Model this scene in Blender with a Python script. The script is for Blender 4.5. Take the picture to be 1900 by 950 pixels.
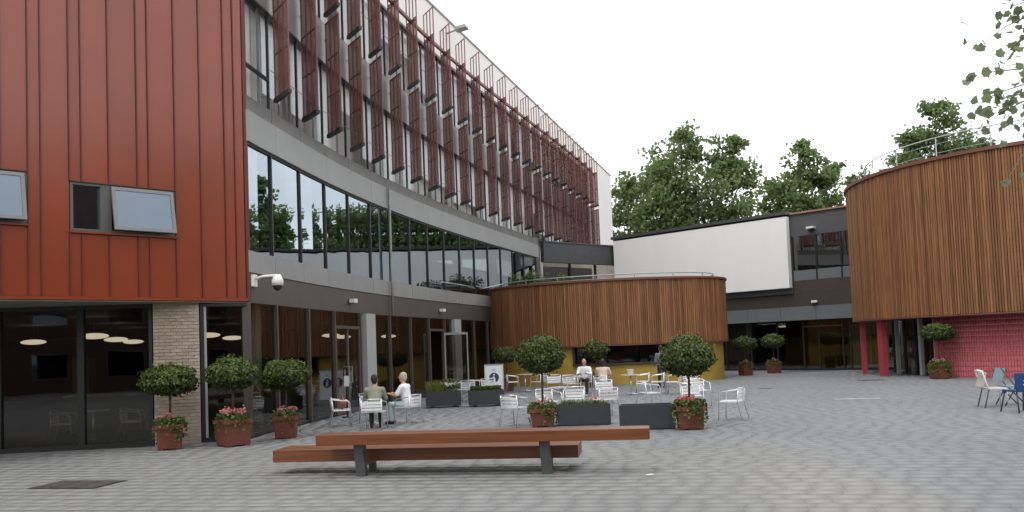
import bpy, math, random
import numpy as np
from mathutils import Vector, Matrix
random.seed(7)
RNG = np.random.default_rng(7)
SC = bpy.context.scene
COL = SC.collection
for _o in list(bpy.data.objects):
    bpy.data.objects.remove(_o)

# ------------------------------------------------------------------ camera
PITCH, ROLL, CAM_H = 0.051, 0.038, 1.90
fwd = Vector((0, math.cos(PITCH), math.sin(PITCH)))
up0 = Vector((0, -math.sin(PITCH), math.cos(PITCH)))
rgt = Vector((1, 0, 0)) * math.cos(ROLL) - up0 * math.sin(ROLL)
upv = Vector((1, 0, 0)) * math.sin(ROLL) + up0 * math.cos(ROLL)
cam = bpy.data.cameras.new('camera')
cam.sensor_width = 36.0
cam.lens = 36.0 * 1600 / 1900
cam.shift_y = 85 / 1900
cam.clip_start = 0.1
cam.clip_end = 3000
cam_o = bpy.data.objects.new('camera', cam)
COL.objects.link(cam_o)
cam_o.matrix_world = Matrix(((rgt.x, upv.x, -fwd.x, 0), (rgt.y, upv.y, -fwd.y, 0), (rgt.z, upv.z, -fwd.z, CAM_H), (0, 0, 0, 1)))
SC.camera = cam_o

# ------------------------------------------------------------------ world: bright overcast with thin blue gaps
SUN_EL, SUN_AZ = 58, 215
W = bpy.data.worlds.new('World')
SC.world = W
W.use_nodes = True
nt = W.node_tree
nt.nodes.clear()
out = nt.nodes.new('ShaderNodeOutputWorld')
bg = nt.nodes.new('ShaderNodeBackground')
bg.inputs['Strength'].default_value = 0.12
sky = nt.nodes.new('ShaderNodeTexSky')
sky.sky_type = 'NISHITA'
sky.sun_disc = False
sky.sun_elevation = math.radians(SUN_EL)
sky.sun_rotation = math.radians(SUN_AZ)
sky.air_density = 1.0
sky.dust_density = 2.0
tc = nt.nodes.new('ShaderNodeTexCoord')
mp = nt.nodes.new('ShaderNodeMapping')
mp.inputs['Scale'].default_value = (1.0, 1.0, 2.6)
nz = nt.nodes.new('ShaderNodeTexNoise')
nz.inputs['Scale'].default_value = 2.6
nz.inputs['Detail'].default_value = 7
nz.inputs['Roughness'].default_value = 0.55
rp = nt.nodes.new('ShaderNodeValToRGB')
rp.color_ramp.elements[0].position = 0.30
rp.color_ramp.elements[0].color = (0.62, 0.62, 0.62, 1)
rp.color_ramp.elements[1].position = 0.56
rp.color_ramp.elements[1].color = (0.97, 0.97, 0.97, 1)
mx = nt.nodes.new('ShaderNodeMixRGB')
mx.inputs['Color2'].default_value = (11.6, 11.7, 11.9, 1)
L = nt.links.new
L(tc.outputs['Generated'], mp.inputs['Vector'])
L(mp.outputs['Vector'], nz.inputs['Vector'])
L(nz.outputs['Fac'], rp.inputs['Fac'])
L(rp.outputs['Color'], mx.inputs['Fac'])
L(sky.outputs['Color'], mx.inputs['Color1'])
L(mx.outputs['Color'], bg.inputs['Color'])
L(bg.outputs['Background'], out.inputs['Surface'])
sd = bpy.data.lights.new('sun', 'SUN')
sd.energy = 0.8
sd.angle = math.radians(20)
sd.color = (1, 0.965, 0.92)
so = bpy.data.objects.new('sun', sd)
COL.objects.link(so)
_a, _e = math.radians(SUN_AZ), math.radians(SUN_EL)
sdir = Vector((math.sin(_a) * math.cos(_e), math.cos(_a) * math.cos(_e), math.sin(_e)))
so.rotation_euler = sdir.to_track_quat('Z', 'Y').to_euler()
so.location = sdir * 60
SC.view_settings.view_transform = 'Standard'
SC.view_settings.look = 'None'
SC.view_settings.exposure = 0.40
SC.view_settings.gamma = 1.0
SC.view_settings.use_curve_mapping = False
SC.render.engine = 'CYCLES'
SC.cycles.use_denoising = True
SC.cycles.max_bounces = 8
SC.cycles.transparent_max_bounces = 16
SC.cycles.sample_clamp_indirect = 6

# ------------------------------------------------------------------ materials
def lin(r, g, b):
    f = lambda c: (c / 255 / 12.92) if c / 255 <= .04045 else ((c / 255 + .055) / 1.055) ** 2.4
    return (f(r), f(g), f(b))
MATS = {}
def mat(name, col, rough=.6, metal=0., var=.12, scale=3., bump=0., bscale=60., rnd=0., attr=None, stretch=None, spec=.5, col2=None, coat=0.):
    """procedural surface: noise-mottled colour, optional per-object and per-face variation, fine relief"""
    m = bpy.data.materials.new(name)
    m.use_nodes = True
    n = m.node_tree.nodes
    l = m.node_tree.links.new
    b = n['Principled BSDF']
    b.inputs['Roughness'].default_value = rough
    b.inputs['Metallic'].default_value = metal
    b.inputs['Specular IOR Level'].default_value = spec
    if coat:
        b.inputs['Coat Weight'].default_value = coat
        b.inputs['Coat Roughness'].default_value = .25
    t = n.new('ShaderNodeTexCoord')
    src = t.outputs['Object']
    if stretch:
        mpn = n.new('ShaderNodeMapping')
        mpn.inputs['Scale'].default_value = stretch
        l(src, mpn.inputs['Vector'])
        src = mpn.outputs['Vector']
    if rnd:
        oi = n.new('ShaderNodeObjectInfo')
        va = n.new('ShaderNodeVectorMath')
        va.operation = 'ADD'
        cx = n.new('ShaderNodeCombineXYZ')
        mu = n.new('ShaderNodeMath'); mu.operation = 'MULTIPLY'; mu.inputs[1].default_value = 37.
        l(oi.outputs['Random'], mu.inputs[0])
        for k in range(3):
            l(mu.outputs[0], cx.inputs[k])
        l(src, va.inputs[0]); l(cx.outputs[0], va.inputs[1])
        src = va.outputs[0]
    ns = n.new('ShaderNodeTexNoise')
    ns.inputs['Scale'].default_value = scale
    ns.inputs['Detail'].default_value = 6
    l(src, ns.inputs['Vector'])
    r = n.new('ShaderNodeValToRGB')
    c2 = col2 or tuple(c * (1 - var) for c in col)
    c1 = col if col2 else tuple(min(1, c * (1 + var)) for c in col)
    r.color_ramp.elements[0].position = .3
    r.color_ramp.elements[1].position = .7
    r.color_ramp.elements[0].color = (*c2, 1)
    r.color_ramp.elements[1].color = (*c1, 1)
    l(ns.outputs['Fac'], r.inputs['Fac'])
    cur = r.outputs['Color']
    if rnd:
        hv = n.new('ShaderNodeHueSaturation')
        mr = n.new('ShaderNodeMapRange')
        mr.inputs['To Min'].default_value = 1 - rnd
        mr.inputs['To Max'].default_value = 1 + rnd
        l(oi.outputs['Random'], mr.inputs['Value'])
        l(mr.outputs[0], hv.inputs['Value'])
        l(cur, hv.inputs['Color'])
        cur = hv.outputs['Color']
    if attr:
        an = n.new('ShaderNodeAttribute')
        an.attribute_name = attr
        mm = n.new('ShaderNodeMixRGB')
        mm.blend_type = 'MULTIPLY'
        mm.inputs['Fac'].default_value = 1
        l(cur, mm.inputs['Color1']); l(an.outputs['Color'], mm.inputs['Color2'])
        cur = mm.outputs['Color']
    l(cur, b.inputs['Base Color'])
    if bump:
        bn = n.new('ShaderNodeTexNoise')
        bn.inputs['Scale'].default_value = bscale
        bn.inputs['Detail'].default_value = 4
        l(src, bn.inputs['Vector'])
        bu = n.new('ShaderNodeBump')
        bu.inputs['Strength'].default_value = bump
        bu.inputs['Distance'].default_value = .01
        l(bn.outputs['Fac'], bu.inputs['Height'])
        l(bu.outputs['Normal'], b.inputs['Normal'])
    MATS[name] = m
    return m

def glass(name, tint, ior, base=0., wob=.0, gcol=(1, 1, 1)):
    m = bpy.data.materials.new(name)
    m.use_nodes = True
    n = m.node_tree.nodes
    l = m.node_tree.links.new
    n.clear()
    o = n.new('ShaderNodeOutputMaterial')
    mixs = n.new('ShaderNodeMixShader')
    tr = n.new('ShaderNodeBsdfTransparent')
    tr.inputs['Color'].default_value = (*tint, 1)
    gl = n.new('ShaderNodeBsdfGlossy')
    gl.inputs['Roughness'].default_value = 0.01
    gl.inputs['Color'].default_value = (*gcol, 1)
    fr = n.new('ShaderNodeFresnel')
    fr.inputs['IOR'].default_value = ior
    ge = n.new('ShaderNodeNewGeometry')
    iv = n.new('ShaderNodeMath'); iv.operation = 'SUBTRACT'; iv.inputs[0].default_value = 1
    ad = n.new('ShaderNodeMath'); ad.operation = 'ADD'; ad.inputs[1].default_value = base; ad.use_clamp = True
    mu = n.new('ShaderNodeMath'); mu.operation = 'MULTIPLY'
    l(ge.outputs['Backfacing'], iv.inputs[1])
    l(fr.outputs[0], ad.inputs[0])
    l(ad.outputs[0], mu.inputs[0]); l(iv.outputs[0], mu.inputs[1])
    l(mu.outputs[0], mixs.inputs['Fac'])
    l(tr.outputs[0], mixs.inputs[1]); l(gl.outputs[0], mixs.inputs[2])
    if wob:
        t = n.new('ShaderNodeTexCoord')
        ns = n.new('ShaderNodeTexNoise'); ns.inputs['Scale'].default_value = 1.1; ns.inputs['Detail'].default_value = 1
        l(t.outputs['Object'], ns.inputs['Vector'])
        bu = n.new('ShaderNodeBump'); bu.inputs['Strength'].default_value = wob; bu.inputs['Distance'].default_value = .05
        l(ns.outputs['Fac'], bu.inputs['Height']); l(bu.outputs[0], gl.inputs['Normal'])
    l(mixs.outputs[0], o.inputs['Surface'])
    MATS[name] = m
    return m

def leafmat(name, c1, c2, trans=.25, rough=.5):
    """leaves: per-leaf tint from the face attribute 'tint', some light passing through"""
    m = bpy.data.materials.new(name)
    m.use_nodes = True
    n = m.node_tree.nodes
    l = m.node_tree.links.new
    b = n['Principled BSDF']
    b.inputs['Roughness'].default_value = rough
    b.inputs['Specular IOR Level'].default_value = .35
    a = n.new('ShaderNodeAttribute'); a.attribute_name = 'tint'
    r = n.new('ShaderNodeMixRGB')
    r.inputs['Color1'].default_value = (*c1, 1); r.inputs['Color2'].default_value = (*c2, 1)
    l(a.outputs['Fac'], r.inputs['Fac'])
    l(r.outputs[0], b.inputs['Base Color'])
    tl = n.new('ShaderNodeBsdfTranslucent')
    l(r.outputs[0], tl.inputs['Color'])
    ms = n.new('ShaderNodeMixShader'); ms.inputs[0].default_value = trans
    o = n['Material Output']
    l(b.outputs[0], ms.inputs[1]); l(tl.outputs[0], ms.inputs[2]); l(ms.outputs[0], o.inputs['Surface'])
    MATS[name] = m
    return m

def emit(name, col, s):
    m = bpy.data.materials.new(name)
    m.use_nodes = True
    b = m.node_tree.nodes['Principled BSDF']
    b.inputs['Base Color'].default_value = (.8, .8, .8, 1)
    b.inputs['Emission Color'].default_value = (*col, 1)
    b.inputs['Emission Strength'].default_value = s
    MATS[name] = m
    return m

def meshmat(name, col, cover):
    """finely perforated sheet metal: holes far below a pixel, so an even see-through share"""
    m = mat(name, col, .55, .2, var=.25, scale=2.5, stretch=(1, 1, .15))
    n = m.node_tree.nodes
    l = m.node_tree.links.new
    o = n['Material Output']
    ms = n.new('ShaderNodeMixShader'); ms.inputs[0].default_value = cover
    tr = n.new('ShaderNodeBsdfTransparent')
    l(tr.outputs[0], ms.inputs[1]); l(n['Principled BSDF'].outputs[0], ms.inputs[2]); l(ms.outputs[0], o.inputs['Surface'])
    return m

mat('paver', (.226, .226, .224), .75, var=.02, scale=.7, bump=.04, bscale=60, attr='pcol', spec=.35)
mat('joint', (.195, .195, .193), .9, var=.2, scale=12)
mat('soil_ground', (.16, .16, .155), .9, var=.15, scale=.4)
mat('red_clad', (.235, .038, .009), .24, var=.08, scale=.9, bump=.35, bscale=1.3, rnd=.05, spec=.75)
mat('red_rib', (.11, .017, .008), .5, var=.1)
mat('soffit', (.20, .20, .17), .7)
mat('dark_frame', (.018, .017, .017), .4, var=.1)
mat('brown_frame', (.075, .058, .048), .45, var=.1)
mat('win_frame', (.10, .095, .09), .4, var=.05)
mat('sash_frame', (.19, .19, .19), .35, var=.05)
mat('cream_brick', (.40, .33, .25), .8, var=.12, scale=8, rnd=.12, bump=.3, bscale=80)
mat('mortar', (.36, .30, .23), .9)
mat('fascia_brown', (.082, .068, .056), .5, var=.08, scale=1.2, spec=.4)
mat('panel_grey', (.24, .24, .232), .45, var=.05, scale=1.5, rnd=.05)
mat('fascia_grey', (.26, .26, .252), .5, var=.05, scale=.9, rnd=.03)
mat('gutter_grey', (.135, .13, .122), .5, var=.06, scale=.9)
mat('spandrel', (.33, .325, .31), .5, var=.06, rnd=.06)
mat('white_wall', (.82, .785, .755), .8, var=.03, scale=.5)
mat('fin_frame', (.18, .07, .058), .5, .2, var=.15)
mat('fin_cap', (.02, .016, .016), .5)
meshmat('fin_mesh', (.27, .112, .098), .56)
mat('rod', (.30, .29, .28), .35, .7)
mat('pipe_grey', (.26, .26, .25), .45, .3)
mat('int_floor', (.10, .10, .10), .35)
mat('int_wall', (.040, .029, .022), .8, var=.3, scale=.6)
mat('int_ceil', (.07, .062, .05), .8)
mat('int_light', (.62, .62, .60), .8)
mat('blind_white', (.90, .91, .90), .8, var=.03, rnd=.08)
mat('column_grey', (.33, .35, .33), .6, var=.04)
mat('slat', (.225, .100, .043), .6, var=.30, scale=3.0, stretch=(6, 6, .35), rnd=.27, bump=.15, bscale=30, spec=.3)
mat('slat_back', (.10, .043, .018), .9)
mat('coping_red', (.16, .052, .036), .6, var=.12)
mat('yellow_wall', (.36, .235, .038), .7, var=.10, scale=1.3)
mat('hatch_frame', (.045, .028, .022), .5)
mat('pink_tile', (.36, .060, .072), .35, var=.10, scale=5, attr='pcol')
mat('grout', (.52, .24, .24), .8)
mat('pink_render', (.33, .042, .054), .45, var=.1, scale=4)
mat('screen_white', (.80, .80, .785), .75, var=.022, scale=.9, stretch=(1, 1, .2))
mat('dark_coping', (.055, .056, .058), .6)
mat('link_dark', (.075, .077, .080), .5, var=.05)
mat('link_brown', (.055, .042, .034), .5, var=.1)
mat('link_band', (.14, .16, .165), .3, var=.05)
mat('terracotta_cop', (.32, .16, .12), .7)
mat('bench_wood', (.155, .047, .013), .36, var=.32, scale=2.5, stretch=(.35, 9, 9), bump=.05, bscale=40, spec=.55)
mat('bench_steel', (.085, .09, .09), .45, .4, var=.15)
mat('alu', (.72, .72, .73), .28, .85, var=.05)
mat('alu_slat', (.80, .80, .81), .42, .6, var=.04)
mat('table_top', (.62, .62, .62), .3, .3, var=.04)
mat('terracotta', (.125, .035, .018), .7, var=.14, scale=6, rnd=.08, bump=.15)
mat('trough_black', (.032, .035, .040), .5, var=.12, scale=4)
mat('soil', (.035, .025, .018), .95, var=.3, scale=20, bump=.6)
mat('bark', (.07, .05, .035), .9, var=.3, scale=8, bump=.5, bscale=25)
mat('bark_pale', (.22, .20, .16), .85, var=.35, scale=3, bump=.4)
mat('steel_rail', (.42, .44, .44), .35, .7)
mat('white_plastic', (.72, .72, .70), .4, var=.03)
mat('black_plastic', (.02, .02, .022), .3)
mat('sign_white', (.70, .71, .72), .5, var=.03)
mat('sign_navy', (.012, .022, .065), .5)
mat('sign_blue', (.35, .42, .55), .5)
mat('manhole', (.055, .053, .05), .7, var=.3, scale=14, bump=.5)
mat('skin', (.48, .26, .18), .55, var=.06)
mat('hair_grey', (.42, .37, .30), .7, var=.2, scale=30)
mat('hair_dark', (.018, .013, .011), .6, var=.3, scale=30)
mat('hair_bald', (.30, .19, .13), .6, var=.15, scale=20)
mat('cloth_white', (.74, .75, .78), .8, var=.05)
mat('cloth_lightblue', (.50, .60, .63), .8, var=.06)
mat('cloth_olive', (.24, .25, .19), .85, var=.12, scale=10)
mat('cloth_dark', (.02, .021, .025), .85)
mat('cloth_beige', (.62, .47, .40), .85, var=.06)
mat('cloth_slate', (.13, .16, .19), .85, var=.1)
mat('shoe', (.015, .014, .014), .5)
mat('bag_brown', (.21, .095, .06), .5, var=.2)
mat('navy_plastic', (.012, .05, .17), .45)
mat('beige_weave', (.52, .45, .40), .7, var=.1, scale=30)
mat('bluegrey_cloth', (.22, .32, .37), .8)
mat('chair_leg_dark', (.06, .065, .07), .4, .5)
mat('strip_pale', (.42, .42, .41), .6)
mat('vent_grille', (.03, .03, .03), .6)
mat('poster_red', (.25, .03, .03), .6)
mat('flower_pink', (.60, .25, .23), .6, var=.15, scale=40)
mat('flower_red', (.58, .15, .12), .6, var=.15, scale=40)
mat('flower_white', (.72, .72, .66), .6)
glass('glass_upper', (.40, .44, .43), 2.1, .22, .05, (.82, .92, 1.0))
glass('glass_fin', (.97, .98, .98), 1.5, .06, .05, (.95, .98, 1))
glass('glass_ground', (.60, .58, .54), 1.55, .015, .03)
glass('glass_link', (.55, .58, .57), 1.7, .12, .03)
glass('glass_window', (.20, .22, .24), 1.9, .12, .03, (.70, .84, 1))
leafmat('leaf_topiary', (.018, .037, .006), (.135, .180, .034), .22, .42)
leafmat('leaf_tree', (.085, .145, .045), (.25, .32, .13), .58, .55)
leafmat('leaf_near', (.13, .17, .09), (.27, .32, .17), .6, .5)
leafmat('leaf_trail', (.055, .085, .02), (.16, .20, .05), .25, .5)
leafmat('leaf_hedge', (.025, .060, .006), (.085, .14, .016), .2, .5)
leafmat('leaf_grass', (.10, .12, .02), (.26, .27, .07), .3, .5)
emit('lamp_glow', (1, .93, .78), 1.1)
emit('glow_yellow', (.9, .75, .25), .55)
emit('glow_white', (.9, .85, .75), .5)

# ------------------------------------------------------------------ mesh helpers
class MB:
    def __init__(s):
        s.v = []; s.f = []
    def box(s, c, d, rz=0., rx=0., ry=0.):
        M = Matrix.Rotation(rz, 3, 'Z') @ Matrix.Rotation(rx, 3, 'X') @ Matrix.Rotation(ry, 3, 'Y')
        i = len(s.v)
        for dz in (-.5, .5):
            for dx, dy in ((-.5, -.5), (.5, -.5), (.5, .5), (-.5, .5)):
                p = M @ Vector((dx * d[0], dy * d[1], dz * d[2]))
                s.v.append((c[0] + p.x, c[1] + p.y, c[2] + p.z))
        s.f += [(i, i + 3, i + 2, i + 1), (i + 4, i + 5, i + 6, i + 7), (i, i + 1, i + 5, i + 4), (i + 1, i + 2, i + 6, i + 5), (i + 2, i + 3, i + 7, i + 6), (i + 3, i, i + 4, i + 7)]
        return s
    def prism(s, poly, z0, z1):
        a = sum(poly[k][0] * poly[(k + 1) % len(poly)][1] - poly[(k + 1) % len(poly)][0] * poly[k][1] for k in range(len(poly)))
        if a < 0:
            poly = poly[::-1]
        i, n = len(s.v), len(poly)
        s.v += [(p[0], p[1], z0) for p in poly] + [(p[0], p[1], z1) for p in poly]
        s.f += [tuple(range(i + n - 1, i - 1, -1)), tuple(range(i + n, i + 2 * n))]
        for k in range(n):
            j = (k + 1) % n
            s.f.append((i + k, i + j, i + n + j, i + n + k))
        return s
    def tube(s, pts, r, n=8, caps=True):
        pts = [Vector(p) for p in pts]
        rs = r if isinstance(r, (list, tuple)) else [r] * len(pts)
        i0 = len(s.v)
        prev = None
        for k, p in enumerate(pts):
            t = (pts[min(k + 1, len(pts) - 1)] - pts[max(k - 1, 0)])
            t = t.normalized() if t.length > 1e-9 else Vector((0, 0, 1))
            if prev is None:
                prev = t.orthogonal().normalized()
            u = (prev - t * prev.dot(t))
            u = u.normalized() if u.length > 1e-6 else t.orthogonal().normalized()
            prev = u
            w = t.cross(u)
            for a in range(n):
                th = 2 * math.pi * a / n
                q = p + (u * math.cos(th) + w * math.sin(th)) * rs[k]
                s.v.append(tuple(q))
        for k in range(len(pts) - 1):
            for a in range(n):
                b = (a + 1) % n
                s.f.append((i0 + k * n + a, i0 + k * n + b, i0 + (k + 1) * n + b, i0 + (k + 1) * n + a))
        if caps:
            s.f.append(tuple(range(i0 + n - 1, i0 - 1, -1)))
            e = i0 + (len(pts) - 1) * n
            s.f.append(tuple(range(e, e + n)))
        return s
    def ell(s, c, r, nu=12, nv=8, M=None):
        i0 = len(s.v)
        c = Vector(c)
        for j in range(nv + 1):
            ph = math.pi * j / nv
            for k in range(nu):
                th = 2 * math.pi * k / nu
                p = Vector((r[0] * math.sin(ph) * math.cos(th), r[1] * math.sin(ph) * math.sin(th), r[2] * math.cos(ph)))
                if M is not None:
                    p = M @ p
                s.v.append(tuple(c + p))
        for j in range(nv):
            for k in range(nu):
                b = (k + 1) % nu
                s.f.append((i0 + j * nu + k, i0 + (j + 1) * nu + k, i0 + (j + 1) * nu + b, i0 + j * nu + b))
        return s
    def cyl(s, c, r0, r1, h, n=24):
        return s.tube([(c[0], c[1], c[2]), (c[0], c[1], c[2] + h)], [r0, r1], n)
    def mesh(s, name, m, smooth=False):
        me = bpy.data.meshes.new(name)
        me.from_pydata(s.v, [], s.f)
        me.materials.append(MATS[m])
        if smooth:
            me.shade_smooth()
        return me
    def build(s, name, m, parent=None, smooth=False, loc=None):
        return put(name, s.mesh(name, m, smooth), parent, loc)

def put(name, me, parent=None, loc=None, rz=0., kind=None):
    o = bpy.data.objects.new(name, me)
    COL.objects.link(o)
    if parent is not None:
        o.parent = parent
    if loc is not None:
        o.location = loc
    if rz:
        o.rotation_euler[2] = rz
    if kind:
        o['kind'] = kind
    return o

def thing(name, label, cat, loc=(0, 0, 0), rz=0., group=None):
    o = bpy.data.objects.new(name, None)
    o.empty_display_size = .2
    COL.objects.link(o)
    o.location = loc
    o.rotation_euler[2] = rz
    tag(o, label, cat, group)
    return o

def tag(o, label, cat, group=None):
    o['label'] = label
    o['category'] = cat
    if group:
        o['group'] = group
    return o

def dup(root, label, loc, rz=0., sc=None):
    r = root.copy(); COL.objects.link(r)
    r.location = loc; r.rotation_euler[2] = rz
    if sc:
        r.scale = sc
    r['label'] = label
    for ch in list(root.children):
        c = ch.copy(); COL.objects.link(c); c.parent = r
        for g in list(ch.children):
            d = g.copy(); COL.objects.link(d); d.parent = c
    return r

def leaves_mesh(name, C, size, m, flat=.0, nrm=None, aspect=.55, tint=None):
    """many diamond leaves: C (n,3) centres, size scalar or (n,)"""
    n = len(C)
    size = np.broadcast_to(np.asarray(size, float), (n,)) * RNG.uniform(.7, 1.3, n)
    if nrm is None:
        N = RNG.normal(size=(n, 3))
    else:
        N = nrm + RNG.normal(scale=.6, size=(n, 3))
    N[:, 2] += flat
    N /= np.linalg.norm(N, axis=1, keepdims=True) + 1e-9
    A = np.cross(N, RNG.normal(size=(n, 3)))
    A /= np.linalg.norm(A, axis=1, keepdims=True) + 1e-9
    B = np.cross(N, A)
    s = size[:, None]
    V = np.empty((n, 4, 3))
    V[:, 0] = C - A * s * .5
    V[:, 1] = C + B * s * .5 * aspect + N * s * .12
    V[:, 2] = C + A * s * .5
    V[:, 3] = C - B * s * .5 * aspect + N * s * .12
    me = bpy.data.meshes.new(name)
    me.vertices.add(n * 4)
    me.vertices.foreach_set('co', V.reshape(-1).astype(np.float32))
    me.loops.add(n * 4)
    me.loops.foreach_set('vertex_index', np.arange(n * 4, dtype=np.int32))
    me.polygons.add(n)
    me.polygons.foreach_set('loop_start', np.arange(0, n * 4, 4, dtype=np.int32))
    me.polygons.foreach_set('loop_total', np.full(n, 4, dtype=np.int32))
    me.update(calc_edges=True)
    at = me.attributes.new('tint', 'FLOAT', 'FACE')
    at.data.foreach_set('value', (RNG.uniform(0, 1, n) if tint is None else tint).astype(np.float32))
    me.materials.append(MATS[m])
    return me

def ball_pts(n, r, lo=.8, hi=1.04):
    d = RNG.normal(size=(n, 3))
    d /= np.linalg.norm(d, axis=1, keepdims=True)
    k = RNG.uniform(lo, hi, n)[:, None]
    return d * k * np.asarray(r), d

# ------------------------------------------------------------------ ground and paving
g = MB().box((0, 300, -.06), (1600, 1400, .06)).build('ground', 'soil_ground')
g['kind'] = 'structure'
pav = MB().prism([(-16, -4), (34, -4), (34, 50), (-16, 50)], -.028, -.0014).build('paving', 'joint')
pav['kind'] = 'structure'

def boxes_mesh(name, P, m, cols):
    """P: list of (4 bottom-plan corners array (n,4,2)), z0,z1 arrays; open below"""
    Q, z0, z1 = P
    n = len(Q)
    V = np.empty((n, 8, 3))
    V[:, :4, :2] = Q; V[:, 4:, :2] = Q
    V[:, :4, 2] = z0[:, None]; V[:, 4:, 2] = z1[:, None]
    F = np.array([(4, 5, 6, 7), (0, 1, 5, 4), (1, 2, 6, 5), (2, 3, 7, 6), (3, 0, 4, 7)])
    L_ = (F[None] + (np.arange(n) * 8)[:, None, None]).reshape(-1)
    me = bpy.data.meshes.new(name)
    me.vertices.add(n * 8); me.vertices.foreach_set('co', V.reshape(-1).astype(np.float32))
    me.loops.add(len(L_)); me.loops.foreach_set('vertex_index', L_.astype(np.int32))
    k = n * 5
    me.polygons.add(k)
    me.polygons.foreach_set('loop_start', np.arange(0, k * 4, 4, dtype=np.int32))
    me.polygons.foreach_set('loop_total', np.full(k, 4, dtype=np.int32))
    me.update(calc_edges=True)
    at = me.attributes.new('pcol', 'FLOAT_COLOR', 'FACE')
    c = np.ones((n, 5, 4)); c[:, :, :3] = cols[:, None, :]
    at.data.foreach_set('color', c.reshape(-1).astype(np.float32))
    me.materials.append(MATS[m])
    return me

ANG = math.radians(-12)
ca, sa = math.cos(ANG), math.sin(ANG)
rows, quads, ztop, pcs, cen = [], [], [], [], []
v = 3.0
while v < 58:
    h = .20 if random.random() < .35 else .30
    u = -26 + random.uniform(0, .4)
    while u < 32:
        w = random.choice((.30, .38, .46))
        uc, vc = u + w / 2, v + h / 2
        x, y = uc * ca - vc * sa, uc * sa + vc * ca
        lim = .62 * y + 3.5
        if 5.5 < y < 49 and -lim < x < lim:
            j = .0013 if y < 12 else max(.0002, .0013 - .00022 * (y - 12))
            q = [(u + j, v + j), (u + w - j, v + j), (u + w - j, v + h - j), (u + j, v + h - j)]
            quads.append([(a * ca - b * sa, a * sa + b * ca) for a, b in q])
            ztop.append(random.uniform(-.0004, .0004) if y < 13 else 0.)
            blue = 1 / (1 + math.exp(-(x - 4.75) * 4.0)) if y < 15.5 else 1 / (1 + math.exp(-(x - 4.75 + (y - 15.5) * 1.2) * .45))
            buff = (math.exp(-((x - 4.3) / 1.7) ** 2) if x < 4.3 else max(0., 1 - blue)) * math.exp(-((y - 10) / 4.5) ** 2)
            t = random.gauss(1, .015 if y < 14 else .006) * (1.0 if random.random() > (.03 if y < 14 else .004) else random.choice((.92, 1.07))) * (1 + .045 * math.sin(.55 * x + .9 * math.sin(.31 * y)) * math.cos(.43 * y + 1.1 * math.sin(.27 * x)) + .03 * math.sin(1.7 * x + 2.1 * math.sin(.8 * y)))
            base = np.array((.97, .975, .96)) * (1 - blue) + np.array((.955, .99, 1.045)) * blue
            base = base * (1 - .75 * buff) + np.array((1.16, 1.13, 1.06)) * .75 * buff
            pcs.append(base * t)
            cen.append((x, y))
        u += w
    v += h
quads = np.array(quads); ztop = np.array(ztop); pcs = np.array(pcs); cen = np.array(cen)
vis = (np.abs(cen[:, 0]) < .595 * cen[:, 1]) & (cen[:, 1] > 9.6 - .06 * cen[:, 0])
order = np.argsort(np.where(vis, cen[:, 1], 1e6))
near = order[:300]
rest = np.setdiff1d(np.arange(len(quads)), near)
for i in near:
    c = cen[i]
    q = quads[i][None] - c
    me = boxes_mesh('paver', (q, np.array([-.02]), ztop[i:i + 1]), 'paver', pcs[i:i + 1])
    put('paver', me, pav, (c[0], c[1], 0))
pf = put('paver_field', boxes_mesh('paver_field', (quads[rest], np.full(len(rest), -.02), ztop[rest]), 'paver', pcs[rest]), pav)
pf['kind'] = 'stuff'

# ------------------------------------------------------------------ main curved building
CO = (-1.11285458e-04, 9.62035503e-03, 6.57644895e-02, -6.03271976)
_ys = np.linspace(17, 70, 4000)
def _cx(y):
    return np.polyval(CO, y - 20) - .10 * np.exp(-((y - 20) / 1.6) ** 2)
_xs = _cx(_ys)
_S = np.concatenate([[0], np.cumsum(np.hypot(np.diff(_xs), np.diff(_ys)))])
_S -= np.interp(20.0, _ys, _S)
def CP(s, off=0.):
    y = float(np.interp(s, _S, _ys)); x = float(_cx(y))
    dx = float(_cx(y + .01) - _cx(y - .01)) / .02
    n = math.hypot(dx, 1)
    return (x + off / n, y - off * dx / n)
def CN(s):
    a, b = CP(s), CP(s, 1)
    return Vector((b[0] - a[0], b[1] - a[1], 0))
def seg(mb, s0, s1, z0, z1, o0, o1, n=1):
    ss = [s0 + (s1 - s0) * k / n for k in range(n + 1)]
    mb.prism([CP(s, o1) for s in ss] + [CP(s, o0) for s in reversed(ss)], z0, z1)
    return mb
PITCHB = 1.92
S0B, NB = 1.55, 24
SEND = S0B + PITCHB * 23.0
main = thing('curved_glass_building', 'long curved three storey glass building with dark red sunshade fins and pale parapet', 'building', (0, 0, 0))
zA, zB, zC, zD, zE, zF, zG, zH, zT = 3.14, 3.85, 4.36, 6.95, 7.70, 8.06, 10.55, 11.85, 14.40
# interior slabs and walls
def slabpoly(off, xb, s1=SEND, s0=.12):
    ss = np.linspace(s0, s1, 40)
    return [CP(float(s), off) for s in ss] + [(xb, CP(s1)[1]), (xb, CP(s0)[1])]
MB().prism(slabpoly(-.15, -30, 30.6), -.01, .03).build('interior_floor', 'int_floor', main)
MB().prism(slabpoly(-.20, -30, 30.6), zA + .02, zC - .03).build('floor_slab', 'int_ceil', main)
MB().prism(slabpoly(-.20, -30, 30.6), zD + .02, zF - .03).build('floor_slab', 'int_ceil', main)
MB().prism(slabpoly(-.20, -30), zG + .02, zH - .03).build('floor_slab', 'int_light', main)
MB().prism(slabpoly(-.10, -9), zT, zT + .25).build('roof_slab', 'gutter_grey', main)
bw = MB()
bw.prism([(-30, 44.5), (-.35, 44.5), (-.35, 44.8), (-30, 44.8)], .03, zA)
bw.prism([(-30.2, 17), (-30, 17), (-30, 44.5), (-30.2, 44.5)], .03, zA)
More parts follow.
